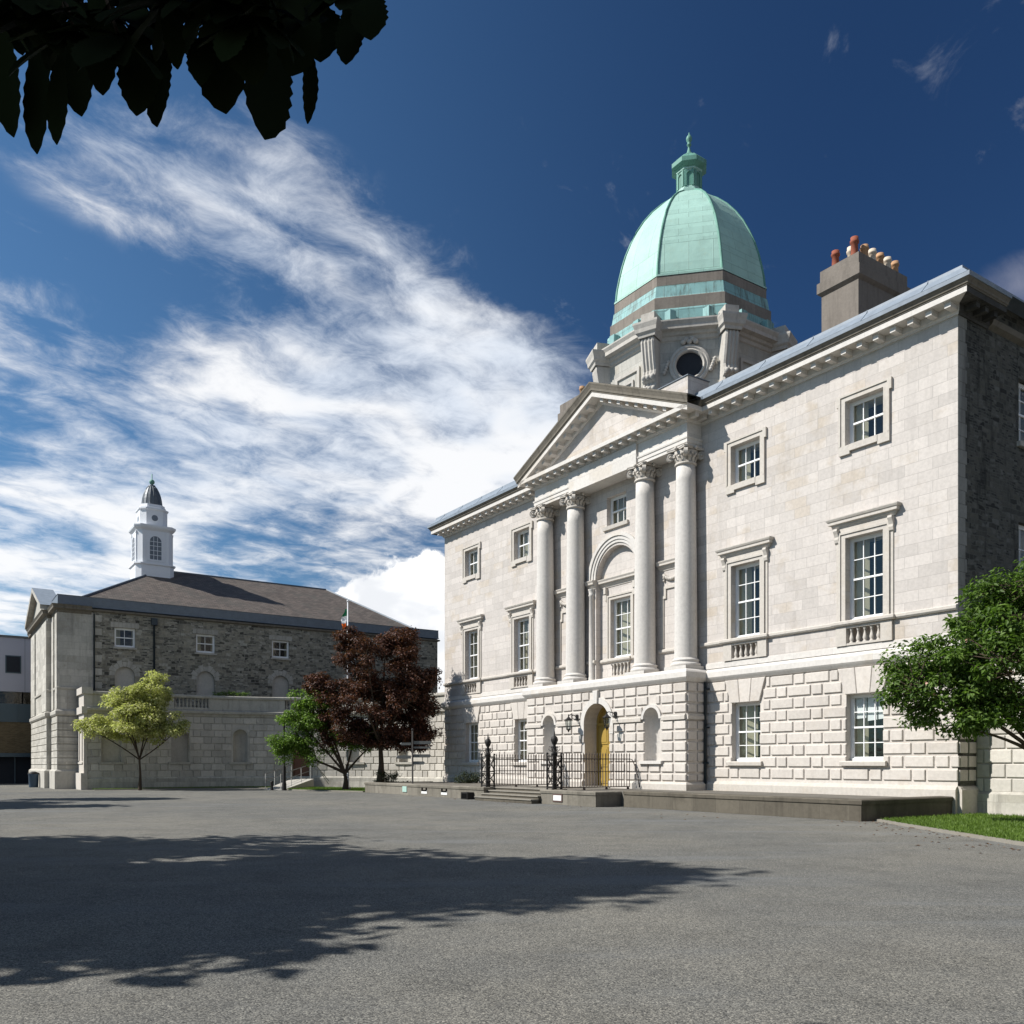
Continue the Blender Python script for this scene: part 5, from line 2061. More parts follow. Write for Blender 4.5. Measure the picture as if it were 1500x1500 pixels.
for v in WV:
    for i in range(9):
        a0, a1 = pi * i / 9 + 0.015, pi * (i + 1) / 9 - 0.015
        P = lambda r, a, o: FS2(v - r * cos(a), o, 5.62 + r * sin(a))
        r1 = 1.02 if i % 2 else 0.92
        m.mesh([P(0.6, a0, 0), P(0.6, a1, 0), P(r1, a1, 0), P(r1, a0, 0), P(0.6, a0, 0.02), P(0.6, a1, 0.02), P(r1, a1, 0.02), P(r1, a0, 0.02)],
               [(4, 5, 6, 7), (0, 1, 5, 4), (1, 2, 6, 5), (2, 3, 7, 6), (3, 0, 4, 7)])
    for i in range(7):
        a = v - 0.84 + 0.24 * i
        m.fbox(FS2, a, a + 0.225, 0, 0.02, 8.70, 9.02)
K.part(m, 'voussoir', 'grey_trim')
m = MB()
m.wall(FS2, PV0, -16.8, -1.56, 9.5)
m.wall(FF2, PUL, PU, -1.56, 9.5)
for i in range(15):                                 # toothed edge of the ashlar
    z = 3.5 + 0.42 * i
    if i % 2:
        m.fbox(FS2, -16.81, -16.3, 0.0, 0.014, z, z + 0.40)
K.part(m, 'ashlar_corner', 'grey_ashlar')
m = MB()
zr = [(2.95 - 0.43 * (i + 1), 2.95 - 0.43 * i) for i in range(9)]
for z0, z1 in zr:
    m.block(FS2, PV0, -16.85, -0.01, 0.07, z0 + 0.02, z1 - 0.02)
    m.block(FF2, -33.3, PU + 0.07, -0.01, 0.07, z0 + 0.02, z1 - 0.02)
    m.block(FF2, PUL, -43.2, -0.01, 0.07, z0 + 0.02, z1 - 0.02)
    for i in range(7):
        m.block(front(-19.05), -43.2 + 1.4 * i, -43.2 + 1.4 * (i + 1) - 0.03, -0.01, 0.06, z0 + 0.02, z1 - 0.02)
K.part(m, 'rusticated_blocks', 'grey_ashlar')
m = MB()
m.box(-43.2, -33.4, -19.05, PV0, -1.56, 9.5)        # projecting bay
m.box(-36.2, -33.4, -19.13, -19.05, 3.4, 9.2)
m.box(-43.2, -40.6, -19.13, -19.05, 3.4, 9.2)
m.box(-33.2, -32.3, PV0 - 0.08, PV0, 3.4, 9.3)
m.box(-31.4, -30.5, PV0 - 0.08, PV0, 3.4, 9.3)
K.part(m, 'front_bay', 'grey_ashlar')
m = MB()
m.sweep([(0.0, 2.95), (0.10, 3.0), (0.16, 3.08), (0.16, 3.26), (0.06, 3.36), (0.0, 3.40)], [(PUL, PV0), (-43.2, PV0), (-43.2, -19.05), (-33.4, -19.05), (-33.4, PV0), (PU, PV0), (PU, -16.85)])
m.sweep([(0.0, -1.56), (0.20, -1.56), (0.20, -0.45), (0.08, -0.35), (0.0, -0.35)], [(PUL, PV0), (-43.2, PV0), (-43.2, -19.05), (-33.4, -19.05), (-33.4, PV0), (PU, PV0), (PU, -16.85)])
m.sweep([(0.0, 4.60), (0.08, 4.64), (0.09, 4.76), (0, 4.80)], [(PUL, PV0), (-43.2, PV0), (-43.2, -19.05), (-33.4, -19.05), (-33.4, PV0), (PU, PV0), (PU, -16.85)])
K.part(m, 'band_course', 'grey_trim')
m = MB()
m.sweep([(0.0, 9.35), (0.06, 9.42), (0.08, 9.52), (0.30, 9.58), (0.30, 9.70), (0.38, 9.82), (0.0, 9.88)], [(PUL, PV0), (-43.2, PV0), (-43.2, -19.05), (-33.4, -19.05), (-33.4, PV0), (PU, PV0), (PU, -16.9)])
m.sweep([(0.0, 9.55), (0.14, 9.60), (0.16, 9.70), (0.0, 9.75)], [(PU, -16.9), (PU, PV1), (PUL, PV1)])
K.part(m, 'cornice', 'weathered_cornice')
m = MB()
m.sweep([(0.10, 9.80), (0.06, 9.86), (0.05, 10.42), (0.08, 10.45), (-0.3, 10.47), (-0.3, 9.8)], [(-33.4, PV0 + 0.03), (PU, PV0 + 0.03), (PU, PV1), (PUL, PV1)])
K.part(m, 'lead_parapet', 'lead_dark')
m = MB()                                            # small pediment with its lead roof
a, b, ap, pz = -43.5, -33.1, -38.3, 11.75
m.face([(a, -19.12, 9.86), (b, -19.12, 9.86), (ap, -19.12, pz - 0.2)])
for q0, q1 in ((a, ap), (ap, b)):
    z0 = 9.86 if q0 == a else pz
    z1 = pz if q1 == ap else 9.86
    m.mesh([(q0, -19.5, z0), (q1, -19.5, z1), (q1, -19.5, z1 + 0.28), (q0, -19.5, z0 + 0.28), (q0, -19.0, z0), (q1, -19.0, z1), (q1, -19.0, z1 + 0.28), (q0, -19.0, z0 + 0.28)],
           [(0, 1, 2, 3), (0, 1, 5, 4), (2, 3, 7, 6), (0, 3, 7, 4), (1, 2, 6, 5)])
PD = K.part(m, 'pediment', 'grey_trim')
m = MB()
m.face([(b + 0.15, -19.5, 10.12), (b + 0.15, -18.2, 10.12), (ap, -18.2, pz + 0.31), (ap, -19.5, pz + 0.31)])
m.face([(a - 0.15, -19.5, 10.12), (a - 0.15, -18.2, 10.12), (ap, -18.2, pz + 0.31), (ap, -19.5, pz + 0.31)])
m.face([(b + 0.15, -18.2, 10.12), (a - 0.15, -18.2, 10.12), (ap, -18.2, pz + 0.31)])
K.part(m, 'pediment_roof', 'lead_sheet', PD)
m = MB()
e0, e1, ev0, ev1, rz = -45.6, -30.85, -18.4, 7.5, 14.25
r0, r1 = (-38.25, -11.2, rz), (-38.25, 1.7, rz)
m.face([(e1, ev0, 9.95), (e1, ev1, 9.95), r1, r0])
m.face([(e0, ev0, 9.95), (e0, ev1, 9.95), r1, r0])
m.face([(e0, ev0, 9.95), (e1, ev0, 9.95), r0])
m.face([(e0, ev1, 9.95), (e1, ev1, 9.95), r1])
RF = K.part(m, 'roof', 'slate_roof')
m = MB()
for p, q in (((e1, ev0, 9.97), r0), ((e0, ev0, 9.97), r0), ((e1, ev1, 9.97), r1), ((e0, ev1, 9.97), r1), (r0, r1)):
    m.tube([p, q], 0.085, 6)
K.part(m, 'ridge', 'lead_dark', RF)
for v in WV:
    W = sash_window(K, FS2, v, 7.45, 8.68, 1.24, 2, 2, 0.16, name='window')
    s = MB()
    s.fbox(FS2, v - 0.72, v + 0.72, 0.0, 0.10, 7.33, 7.447)
    K.part(s, 'sill', 'grey_trim', W)
m = MB()
m.tube([(PU + 0.09, -13.2, 9.2), (PU + 0.09, -13.2, -1.5)], 0.06, 8)
m.box(PU, PU + 0.24, -13.38, -13.02, 9.0, 9.45)
m.tube([(PU + 0.09, -16.75, 9.4), (PU + 0.09, -16.75, -1.5)], 0.05, 8)
K.part(m, 'rain_pipe', 'pipe_paint')
# cupola on the ridge
CU, CV = -38.25, -11.75


def sq(m, prof, ch=0.28):
    """square shaft with cut corners; profile (half side, z)"""
    def ring(h, z):
        c = ch * h
        return [(CU + x, CV + y, z) for x, y in ((-h + c, -h), (h - c, -h), (h, -h + c), (h, h - c), (h - c, h), (-h + c, h), (-h, h - c), (-h, -h + c))]
    R = [ring(h, z) for h, z in prof]
    for A, B in zip(R, R[1:]):
        for i in range(8):
            j = (i + 1) % 8
            m.face([A[i], A[j], B[j], B[i]])
    m.face(R[-1])


m = MB()
sq(m, [(1.32, 12.4), (1.32, 14.28), (1.42, 14.34), (1.42, 14.44), (1.24, 14.48)], 0.26)
CUP = K.part(m, 'cupola', 'cupola_paint')
m = MB()
sq(m, [(1.22, 14.48), (1.22, 16.80), (1.28, 16.86), (1.40, 16.98), (1.44, 17.10), (1.44, 17.18), (1.0, 17.24)], 0.26)
for q in range(4):
    a = q * pi / 2
    dx, dy = cos(a), sin(a)

    def fq(s, o, z, dx=dx, dy=dy):
        return (CU + dx * (1.22 + o) - dy * s, CV + dy * (1.22 + o) + dx * s, z)
    for s in (-0.80, 0.80):
        m.fbox(fq, s - 0.10, s + 0.10, 0, 0.05, 14.48, 16.72)
        m.fbox(fq, s - 0.13, s + 0.13, 0, 0.07, 16.60, 16.75)
    arc_ring(m, fq, 0, 16.02, 0.40, 0.50, 0, 0.05, 16)
    m.fbox(fq, -0.50, -0.40, 0, 0.05, 14.72, 16.02)
    m.fbox(fq, 0.40, 0.50, 0, 0.05, 14.72, 16.02)
    m.fbox(fq, -0.56, 0.56, 0, 0.08, 14.62, 14.72)
    for s in (-0.13, 0.13):
        m.fbox(fq, s - 0.016, s + 0.016, 0.0, 0.035, 14.72, 16.36)
    for z in (15.05, 15.38, 15.71, 16.02):
        m.fbox(fq, -0.40, 0.40, 0.0, 0.033, z - 0.016, z + 0.016)
K.part(m, 'cupola_stage', 'cupola_paint', CUP)
m = MB()
for q in range(4):
    a = q * pi / 2
    dx, dy = cos(a), sin(a)

    def fq(s, o, z, dx=dx, dy=dy):
        return (CU + dx * (1.22 + o) - dy * s, CV + dy * (1.22 + o) + dx * s, z)
    m.face([fq(-0.40, 0.012, 14.72), fq(0.40, 0.012, 14.72)] + [fq(0.40 * cos(pi * k / 14), 0.012, 16.02 + 0.40 * sin(pi * k / 14)) for k in range(15)])

    def fq2(s, o, z, dx=dx, dy=dy):
        return (CU + dx * (0.95 + o) - dy * s, CV + dy * (0.95 + o) + dx * s, z)
    m.face([fq2(0.22 * cos(2 * pi * k / 18), 0.012, 17.80 + 0.22 * sin(2 * pi * k / 18)) for k in range(18)])
K.part(m, 'cupola_glass', 'lead_dark', CUP)
m = MB()
sq(m, [(0.95, 17.22), (0.95, 18.35), (1.03, 18.42), (1.03, 18.50), (0.86, 18.54), (0.86, 18.66), (0.80, 18.70), (0.78, 18.85)], 0.40)
K.part(m, 'cupola_attic', 'cupola_paint', CUP)
m = MB()
bell = [(0.72, 18.84), (0.70, 19.05), (0.66, 19.35), (0.59, 19.65), (0.48, 19.95), (0.36, 20.18), (0.26, 20.30), (0.24, 20.40), (0.12, 20.44)]
m.lathe(bell, (CU, CV), 16, smooth=False)
for i in range(16):
    a = 2 * pi * i / 16
    m.tube([(CU + r * cos(a), CV + r * sin(a), z) for r, z in bell[:-2]], 0.022, 5)
K.part(m, 'cupola_bell_roof', 'lead_bell', CUP)
m = MB()
m.ball((CU, CV, 20.66), 0.19, 14, 10)
m.tube([(CU, CV, 20.4), (CU, CV, 21.25)], 0.035, 6)
K.part(m, 'finial', 'verdigris_dark', CUP)

# ==================================================================== MODERN BLOCK AT THE LEFT EDGE
mod = thing('office_block', 'grey panelled modern office block at the far left edge', 'building', (-54, -24, 0))
K = Kit(mod)
MU = -49.5
FM = sidewall(MU)
m = MB()
m.box(-60, MU, -46, -8, 5.7, 9.95)
K.part(m, 'panel_wall', 'panel_grey')
m = MB()
for i in range(14):
    v = -45 + 2.6 * i
    m.fbox(FM, v, v + 0.02, 0.0, 0.01, 5.7, 9.95)
K.part(m, 'panel_joint', 'panel_teal')
m = MB()
m.box(-60.05, MU + 0.08, -46.05, -7.95, 9.951, 10.12)
K.part(m, 'roof_edge', 'sign_grey')
m = MB()
m.box(-60, MU - 0.15, -46, -8, 4.75, 5.7)
K.part(m, 'strip_window', 'window_glass')
m = MB()
m.box(-60, MU - 0.3, -45.9, -8.1, 4.76, 5.69)
for i in range(12):
    m.fbox(FM, -44 + 3.1 * i, -43.9 + 3.1 * i, -0.14, -0.05, 4.75, 5.7)
K.part(m, 'window_backing', 'void_black')
m = MB()
m.box(-60, MU, -46, -8, 3.3, 4.75)
for i in range(28):
    m.fbox(FM, -45.5 + 1.3 * i, -45.44 + 1.3 * i, 0, 0.04, 3.3, 4.75)
K.part(m, 'spandrel', 'panel_teal')
m = MB()
m.box(-60, MU - 0.05, -46, -8, 0.85, 3.3)
K.part(m, 'brick_wall', 'brick_wall')
m = MB()
m.box(-60, MU + 0.3, -46, -8, 0.55, 0.85)
K.part(m, 'canopy', 'panel_teal')
m = MB()
m.box(-60, MU - 0.4, -46, -8, -1.56, 0.55)
E_ = K.part(m, 'entrance_glazing', 'dark_interior')
m = MB()
for i in range(26):
    m.fbox(sidewall(MU - 0.4), -45.8 + 1.45 * i, -45.72 + 1.45 * i, 0, 0.08, -1.56, 0.55)
K.part(m, 'mullion', 'panel_teal')
m = MB()
for v in (-19.8, -24.5, -29.0):
    m.fbox(FM, v - 0.55, v + 0.55, 0.0, 0.03, 7.15, 8.55)
WN = K.part(m, 'window', 'panel_teal')
m = MB()
for v in (-19.8, -24.5, -29.0):
    m.fbox(FM, v - 0.47, v + 0.47, 0.02, 0.036, 7.23, 8.47)
K.part(m, 'pane', 'dark_interior', WN)

far = thing('distant_house', 'far pink rendered house glimpsed in the gap beside the main building', 'house', (-20, 60, 0))
K = Kit(far)
m = MB()
m.box(-34, -10, 56, 66, -1.56, 11.2)
K.part(m, 'wall', 'pink_render')
m = MB()
m.face([(-34.5, 55.5, 11.2), (-9.5, 55.5, 11.2), (-9.5, 61, 14.2), (-34.5, 61, 14.2)])
m.face([(-34.5, 66.5, 11.2), (-9.5, 66.5, 11.2), (-9.5, 61, 14.2), (-34.5, 61, 14.2)])
K.part(m, 'roof', 'slate_roof')
for u in (-32, -28, -24, -20, -16, -12):
    m = MB()
    m.fbox(front(56), u - 0.5, u + 0.5, 0, 0.03, 6.5, 8.2)
    K.part(m, 'window', 'dark_interior')


# ==================================================================== LAWNS
def lawn(outline, label, nblade, seed):
    m = MB()
    m.face([(u, v, z - EYE) for (u, v), z in ((p, 0.05) for p in outline)])
    o = tag(m.build('lawn', 'lawn_soil', origin=(outline[0][0], outline[0][1], 0)), kind='structure')
    rng = np.random.default_rng(seed)
    us = [p[0] for p in outline]
    vs = [p[1] for p in outline]
    pts = []
    poly = outline

    def inside(x, y):
        c = False
        j = len(poly) - 1
        for i in range(len(poly)):
            if (poly[i][1] > y) != (poly[j][1] > y) and x < (poly[j][0] - poly[i][0]) * (y - poly[i][1]) / (poly[j][1] - poly[i][1]) + poly[i][0]:
                c = not c
            j = i
        return c
    while len(pts) < nblade:
        x, y = rng.uniform(min(us), max(us)), rng.uniform(min(vs), max(vs))
        if inside(x, y):
            pts.append((x, y))
    P = np.array(pts)
    n = len(P)
    h = rng.uniform(0.03, 0.085, n)
    a = rng.uniform(0, 2 * pi, n)
    w = 0.012
    dx, dy = np.cos(a) * w, np.sin(a) * w
    lx, ly = rng.normal(0, 0.02, n), rng.normal(0, 0.02, n)
    V = np.zeros((n, 3, 3), dtype=np.float32)
    V[:, 0] = np.stack([P[:, 0] - dx, P[:, 1] - dy, np.full(n, 0.048)], 1)
    V[:, 1] = np.stack([P[:, 0] + dx, P[:, 1] + dy, np.full(n, 0.048)], 1)
    V[:, 2] = np.stack([P[:, 0] + lx, P[:, 1] + ly, 0.05 + h], 1)
    ob = raw_mesh('grass', V.reshape(-1, 3), np.arange(n * 3).reshape(n, 3), 'grass_blade')
    ob.location = world(0, 0, 0)
    ob.rotation_euler = (0, 0, ROT)
    tag(ob, label, 'grass', kind='stuff')


def raw_mesh(name, V, T, mat, parent=None):
    me = bpy.data.meshes.new(name)
    V = np.asarray(V, dtype=np.float32)
    T = np.asarray(T, dtype=np.int32)
    k = T.shape[1]
    me.vertices.add(len(V))
    me.vertices.foreach_set('co', V.ravel())
    me.loops.add(T.size)
    me.loops.foreach_set('vertex_index', T.ravel())
    me.polygons.add(len(T))
    me.polygons.foreach_set('loop_start', np.arange(0, T.size, k, dtype=np.int32))
    me.polygons.foreach_set('loop_total', np.full(len(T), k, dtype=np.int32))
    me.update(calc_edges=True)
    me.validate()
    me.materials.append(MAT[mat])
    o = bpy.data.objects.new(name, me)
    COL.objects.link(o)
    if parent is not None:
        o.parent = parent
    return o


R_LAWN = [(15.7, 0.6), (15.58, -2.4), (15.58, -4.1), (17.0, -5.2), (19.6, -7.0), (22.5, -9.0), (25.5, -10.3), (25.5, -6.0), (20.5, 0.2), (17.5, 0.6)]
lawn(R_LAWN, 'short green grass of the lawn at the right edge', 26000, 3)
L_LAWN = [(-27.6, -17.3), (-26.6, -17.3), (-26.4, -12.2), (-25.4, -8.4), (-24.2, -6.9), (-26.3, -6.1), (-27.6, -10.0)]
lawn(L_LAWN, 'narrow strip of grass under the curved wall on the left', 9000, 4)
M_LAWN = [(-22.2, -8.4), (-19.0, -7.4), (-14.6, -5.6), (-14.7, -2.2), (-19.0, -1.8), (-24.2, -4.9)]
lawn(M_LAWN, 'grass around the copper tree left of the terrace', 14000, 5)


def edging(label, path):
    t = thing('lawn_edging', label, 'edging', (path[0][0], path[0][1], 0))
    k = Kit(t)
    m = MB()
    m.sweep([(-0.06, -1.55), (0.06, -1.55), (0.06, -1.49), (-0.06, -1.485)], path)
    k.part(m, 'kerb_strip', 'step_stone')


edging('thin stone edging along the front of the right lawn', R_LAWN[1:7])
edging('thin stone edging along the grass strip under the curved wall', L_LAWN[1:5])
edging('thin stone edging along the grass by the copper tree', M_LAWN[:3])

rng = np.random.default_rng(90)
n = 150
pu = np.concatenate([rng.uniform(14.5, 22, 110), rng.uniform(-14, 14, 40)])
pv = np.concatenate([-3.2 - (pu[:110] - 14.5) * 0.75 - np.abs(rng.normal(0, 0.9, 110)), -6.0 - np.abs(rng.normal(0, 0.8, 40))])
an = rng.uniform(0, 2 * pi, n)
sz = rng.uniform(0.025, 0.055, n)
Vv = np.zeros((n, 4, 3), dtype=np.float32)
for q, (k1, k2, h) in enumerate(((1, 0, 0.006), (0, 0.5, 0.022), (-1, 0, 0.008), (0, -0.5, 0.020))):
    Vv[:, q, 0] = pu + sz * (k1 * np.cos(an) - k2 * np.sin(an))
    Vv[:, q, 1] = pv + sz * (k1 * np.sin(an) + k2 * np.cos(an))
    Vv[:, q, 2] = h
plain('fallen_leaf', (0.17, 0.085, 0.04), 0.8, 0.2, 0, 0.5, 2.0)
ob = raw_mesh('fallen_leaves', Vv.reshape(-1, 3), np.arange(n * 4).reshape(n, 4), 'fallen_leaf')
ob.location = world(0, 0, 0)
ob.rotation_euler = (0, 0, ROT)
tag(ob, 'brown fallen leaves scattered on the gravel by the right lawn', 'leaves', kind='stuff')

# ==================================================================== TREES
def tubes_mesh(list_of, n=7):
    V, T = [], []
    for pts, rad in list_of:
        pts = [Vector(p) for p in pts]
        base = len(V)
        for i, p in enumerate(pts):
            d = (pts[min(i + 1, len(pts) - 1)] - pts[max(i - 1, 0)]).normalized()
            up = Vector((0, 0, 1)) if abs(d.z) < 0.9 else Vector((1, 0, 0))
            x = d.cross(up).normalized()
            y = d.cross(x)
            for k in range(n):
                V.append(p + (x * cos(2 * pi * k / n) + y * sin(2 * pi * k / n)) * rad[i])
        for i in range(len(pts) - 1):
            for k in range(n):
                T.append((base + i * n + k, base + i * n + (k + 1) % n, base + (i + 1) * n + (k + 1) % n, base + (i + 1) * n + k))
    return V, T


def leaves(rng, centers, radii, per, size, flat=0.62, up=0.9, wid=0.5):
    """two-triangle folded leaves scattered round clump centres"""
    n = len(centers) * per
    C = np.repeat(centers, per, axis=0)
    Rr = np.repeat(radii, per)
    d = rng.normal(0, 1, (n, 3))
    d /= np.linalg.norm(d, axis=1)[:, None]
    r = rng.uniform(0, 1, n) ** 0.5
    off = d * (r * Rr)[:, None]
    off[:, 2] *= flat
    P = C + off
    nrm = d * 0.6 + rng.normal(0, 0.55, (n, 3))
    nrm[:, 2] += up
    nrm /= np.linalg.norm(nrm, axis=1)[:, None]
    t = rng.normal(0, 1, (n, 3)) + d * 0.8
    t[:, 2] -= 0.35
    t -= nrm * np.sum(t * nrm, 1)[:, None]
    t /= np.linalg.norm(t, axis=1)[:, None]
    b = np.cross(nrm, t)
    L = (size * rng.uniform(0.6, 1.3, n))[:, None]
    w = L * wid
    V = np.zeros((n, 4, 3), dtype=np.float32)
    V[:, 0] = P
    V[:, 1] = P + t * L * 0.45 + b * w * 0.5 + nrm * L * 0.10
    V[:, 2] = P + t * L - nrm * L * 0.10
    V[:, 3] = P + t * L * 0.45 - b * w * 0.5 + nrm * L * 0.10
    idx = np.arange(n * 4).reshape(n, 4)
    T = np.concatenate([idx[:, [0, 1, 2]], idx[:, [0, 2, 3]]])
    return V.reshape(-1, 3), T


def tree(name, label, loc, trunk, r0, crowns, nclump, per, lsize, lmat, seed, clump_r=0.6, group=None, forks=7, wid=0.5, hang=0.0):
    """trunk: list of local points; crowns: (x,y,z,rx,ry,rz,weight)"""
    rng = np.random.default_rng(seed)
    root = bpy.data.objects.new(name, None)
    COL.objects.link(root)
    root.location = loc
    tag(root, label, 'tree', group)
    wts = np.array([c[6] for c in crowns], float)
    wts /= wts.sum()
    cs = []
    while len(cs) < nclump:
        c = crowns[rng.choice(len(crowns), p=wts)]
        d = rng.normal(0, 1, 3)
        d /= np.linalg.norm(d)
        r = rng.uniform(0.10, 1.0) ** 0.42
        r *= rng.uniform(0.86, 1.06)
        p = np.array(c[:3]) + d * r * np.array(c[3:6])
        cs.append(p)
    cs = np.array(cs)
    # limbs: fork from the trunk to spread-out clumps, then twigs to their neighbours
    top = np.array(trunk[-1])
    L = [([tuple(p) for p in trunk], list(np.linspace(r0, r0 * 0.62, len(trunk))))]
    L[0][1][0] = r0 * 1.35
    picks = [int(rng.integers(len(cs)))]
    while len(picks) < forks:
        dist = np.min([np.linalg.norm(cs - cs[p], axis=1) for p in picks], axis=0)
        picks.append(int(np.argmax(dist + rng.uniform(0, 0.6, len(cs)))))
    nodes, nr = [], []
    for p in picks:
        e = cs[p]
        k = rng.uniform(0.35, 0.55)
        mid = top + (e - top) * k + np.array([0, 0, 0.10 * np.linalg.norm(e - top)]) + rng.normal(0, 0.12, 3)
        pts = []
        for q in np.linspace(0, 1, 7):
            pts.append(tuple((1 - q) ** 2 * top + 2 * q * (1 - q) * mid + q * q * e))
        rad = list(np.linspace(r0 * 0.50, 0.018, 7))
        L.append((pts, rad))
        for i in range(2, 7):
            nodes.append(pts[i])
            nr.append(rad[i])
    N = np.array(nodes)
    for i, e in enumerate(cs):
        if i in picks:
            continue
        j = int(np.argmin(np.linalg.norm(N - e, axis=1)))
        s = N[j]
        mid = (s + e) / 2 + rng.normal(0, 0.10, 3)
        L.append(([tuple(s), tuple(mid), tuple(e)], [min(nr[j] * 0.7, 0.035), 0.016, 0.008]))
    V, T = tubes_mesh(L, 7)
    raw_mesh('trunk', [tuple(v) for v in V], T, 'bark', root)
    rad = clump_r * rng.uniform(0.6, 1.25, len(cs))
    V, T = leaves(rng, cs, rad, per, lsize, wid=wid)
    raw_mesh('crown', V, T, lmat, root)
    return root, cs, rng


def at_px(px, depth):
    return ((px - 750) / 1282 * depth, depth)


# yellow young tree in front of the curved wall
x, y = -21.85, 51.4
tree('maple_tree', 'small yellow green tree with a slim trunk before the curved wall', (x, y, 0), [(0, 0, 0), (0.02, 0, 0.9), (-0.03, 0, 1.8)], 0.085,
     [(-0.2, 0, 4.3, 2.1, 2.0, 1.2, 3), (0.55, 0, 5.7, 1.35, 1.3, 1.25, 2), (-0.6, 0, 5.2, 1.3, 1.3, 1.1, 1.3), (-2.0, 0, 3.75, 1.35, 1.3, 0.75, 1.2), (1.9, 0, 3.9, 1.2, 1.2, 0.75, 1.1), (0, 0, 3.2, 1.6, 1.5, .6, .8), (-1.6, 0, 5.3, .6, .6, .45, .3)], 150, 170, 0.16, 'leaf_yellow', 11, 0.50, forks=8)
# green tree leaning left
x, y = -9.55, 50.2
tree('acer_tree', 'bright green spreading tree beside the brown door, its trunk forked low', (x, y, 0.05), [(0, 0, 0), (0.03, 0, 0.55), (-0.02, 0, 0.95)], 0.15,
     [(-2.3, -0.2, 3.7, 1.5, 1.4, 1.6, 3), (-1.7, 0, 5.0, 1.2, 1.2, 1.2, 1.6), (-3.2, -0.2, 2.5, 1.15, 1.0, 0.85, 1.3), (-1.7, 0, 2.1, 1.0, 0.9, 0.7, .8), (0.9, 0.1, 2.9, 1.4, 1.2, 0.9, 1.1), (-0.3, 0, 3.3, 1.3, 1.2, 0.9, 1.0)], 150, 150, 0.15, 'leaf_green', 12, 0.48, forks=8)
# copper tree
x, y = -7.45, 49.6
tree('copper_tree', 'dark red copper leaved tree behind the left terrace wall', (x, y, 0.5), [(0, 0, 0), (0.05, 0, 1.0), (0.0, 0, 2.0)], 0.19,
     [(-0.2, 0, 6.6, 2.6, 2.3, 2.0, 3), (-0.7, 0, 4.6, 3.4, 2.6, 1.4, 3.2), (1.7, 0.3, 4.6, 1.6, 1.6, 2.0, 1.8), (-3.6, 0, 5.5, 0.9, 1.0, 0.6, .6), (-2.1, -0.2, 3.0, 1.7, 1.5, 0.9, 1.3), (1.1, 0.2, 8.1, 0.9, 0.9, 0.7, .6), (-1.8, 0, 8.0, 0.8, .8, .8, .55), (1.9, 0, 2.7, 1.4, 1.3, .9, 1.2), (0.0, 0, 2.8, 1.6, 1.4, .9, 1.1), (2.6, 0.2, 6.0, .7, .7, .6, .4)], 380, 200, 0.155, 'leaf_copper', 13, 0.55, forks=12)
# tree at the right edge
x, y = 13.75, 22.4
rt, cs, rng = tree('magnolia_tree', 'dense dark green tree with pink buds on the lawn at the right edge', (x, y, 0.05), [(0.45, 0, 0), (0.38, 0, 0.7), (0.05, 0, 1.35), (-0.25, 0, 1.7)], 0.12,
     [(-1.4, 0, 4.1, 2.0, 1.6, 1.35, 3.4), (-2.8, 0.1, 3.7, 1.3, 1.1, 1.05, 1.9), (0.2, 0, 5.2, 1.8, 1.5, 1.5, 2.8), (-3.55, 0, 3.5, 0.75, 0.6, 0.5, .6), (-2.2, -0.1, 2.75, 1.6, 1.1, 0.65, 1.6), (-1.1, 0, 5.7, 0.85, .8, .75, .9), (0.3, 0, 6.2, .9, .9, .7, .9), (-0.6, 0.2, 2.9, 1.2, 1.1, .6, .9), (1.4, 0, 3.8, 1.4, 1.3, 1.1, 1.5)], 340, 118, 0.145, 'leaf_deep', 14, 0.42, forks=9, wid=0.46)
pk = cs[rng.choice(len(cs), 46)] + rng.normal(0, 0.22, (46, 3))
V, T = leaves(rng, pk, np.full(46, 0.04), 5, 0.07, wid=0.7)
raw_mesh('blossom', V, T, 'blossom_pink', rt)

# shrubs behind the left terrace wall
for i, (u, v, s, lb) in enumerate(((-15.4, -3.6, 1.0, 'low dark shrub between the copper tree and the end of the terrace wall'), (-10.6, -1.3, 0.8, 'dark low bush against the foot of the white wall, right of the copper tree'))):
    rng = np.random.default_rng(40 + i)
    root = bpy.data.objects.new('shrub', None)
    COL.objects.link(root)
    root.location = world(u, v, 0.3)
    tag(root, lb, 'shrub')
    cs = np.stack([rng.normal(0, 0.55 * s, 26), rng.normal(0, 0.45 * s, 26), np.abs(rng.normal(0.5 * s, 0.28 * s, 26))], 1)
    V, T = leaves(rng, cs, np.full(26, 0.30), 70, 0.10)
    raw_mesh('foliage', V, T, 'leaf_shrub', root)
    L = [([(0, 0, -0.3), tuple(c * 0.5), tuple(c)], [0.02, 0.014, 0.006]) for c in cs]
    V, T = tubes_mesh(L, 5)
    raw_mesh('stem', [tuple(q) for q in V], T, 'bark', root)
# weeds growing on the screen coping
rng = np.random.default_rng(60)
f_, L_ = screen_map(-28.0, -17.5, -11.5, 12.5)
root = bpy.data.objects.new('coping_weeds', None)
COL.objects.link(root)
q = f_(8.6, -0.2, 0)
root.location = world(q[0], q[1], 4.4 + EYE)
root.rotation_euler = (0, 0, ROT)
tag(root, 'tuft of green weeds growing on the coping of the curved wall', 'weeds')
cs = np.array([(f_(7.6 + 0.13 * i, -0.2, 0)[0] - q[0], f_(7.6 + 0.13 * i, -0.2, 0)[1] - q[1], 0.12 + 0.12 * rng.random()) for i in range(16)])
V, T = leaves(rng, cs, np.full(16, 0.18), 28, 0.16, wid=0.25)
raw_mesh('foliage', V, T, 'leaf_green', root)

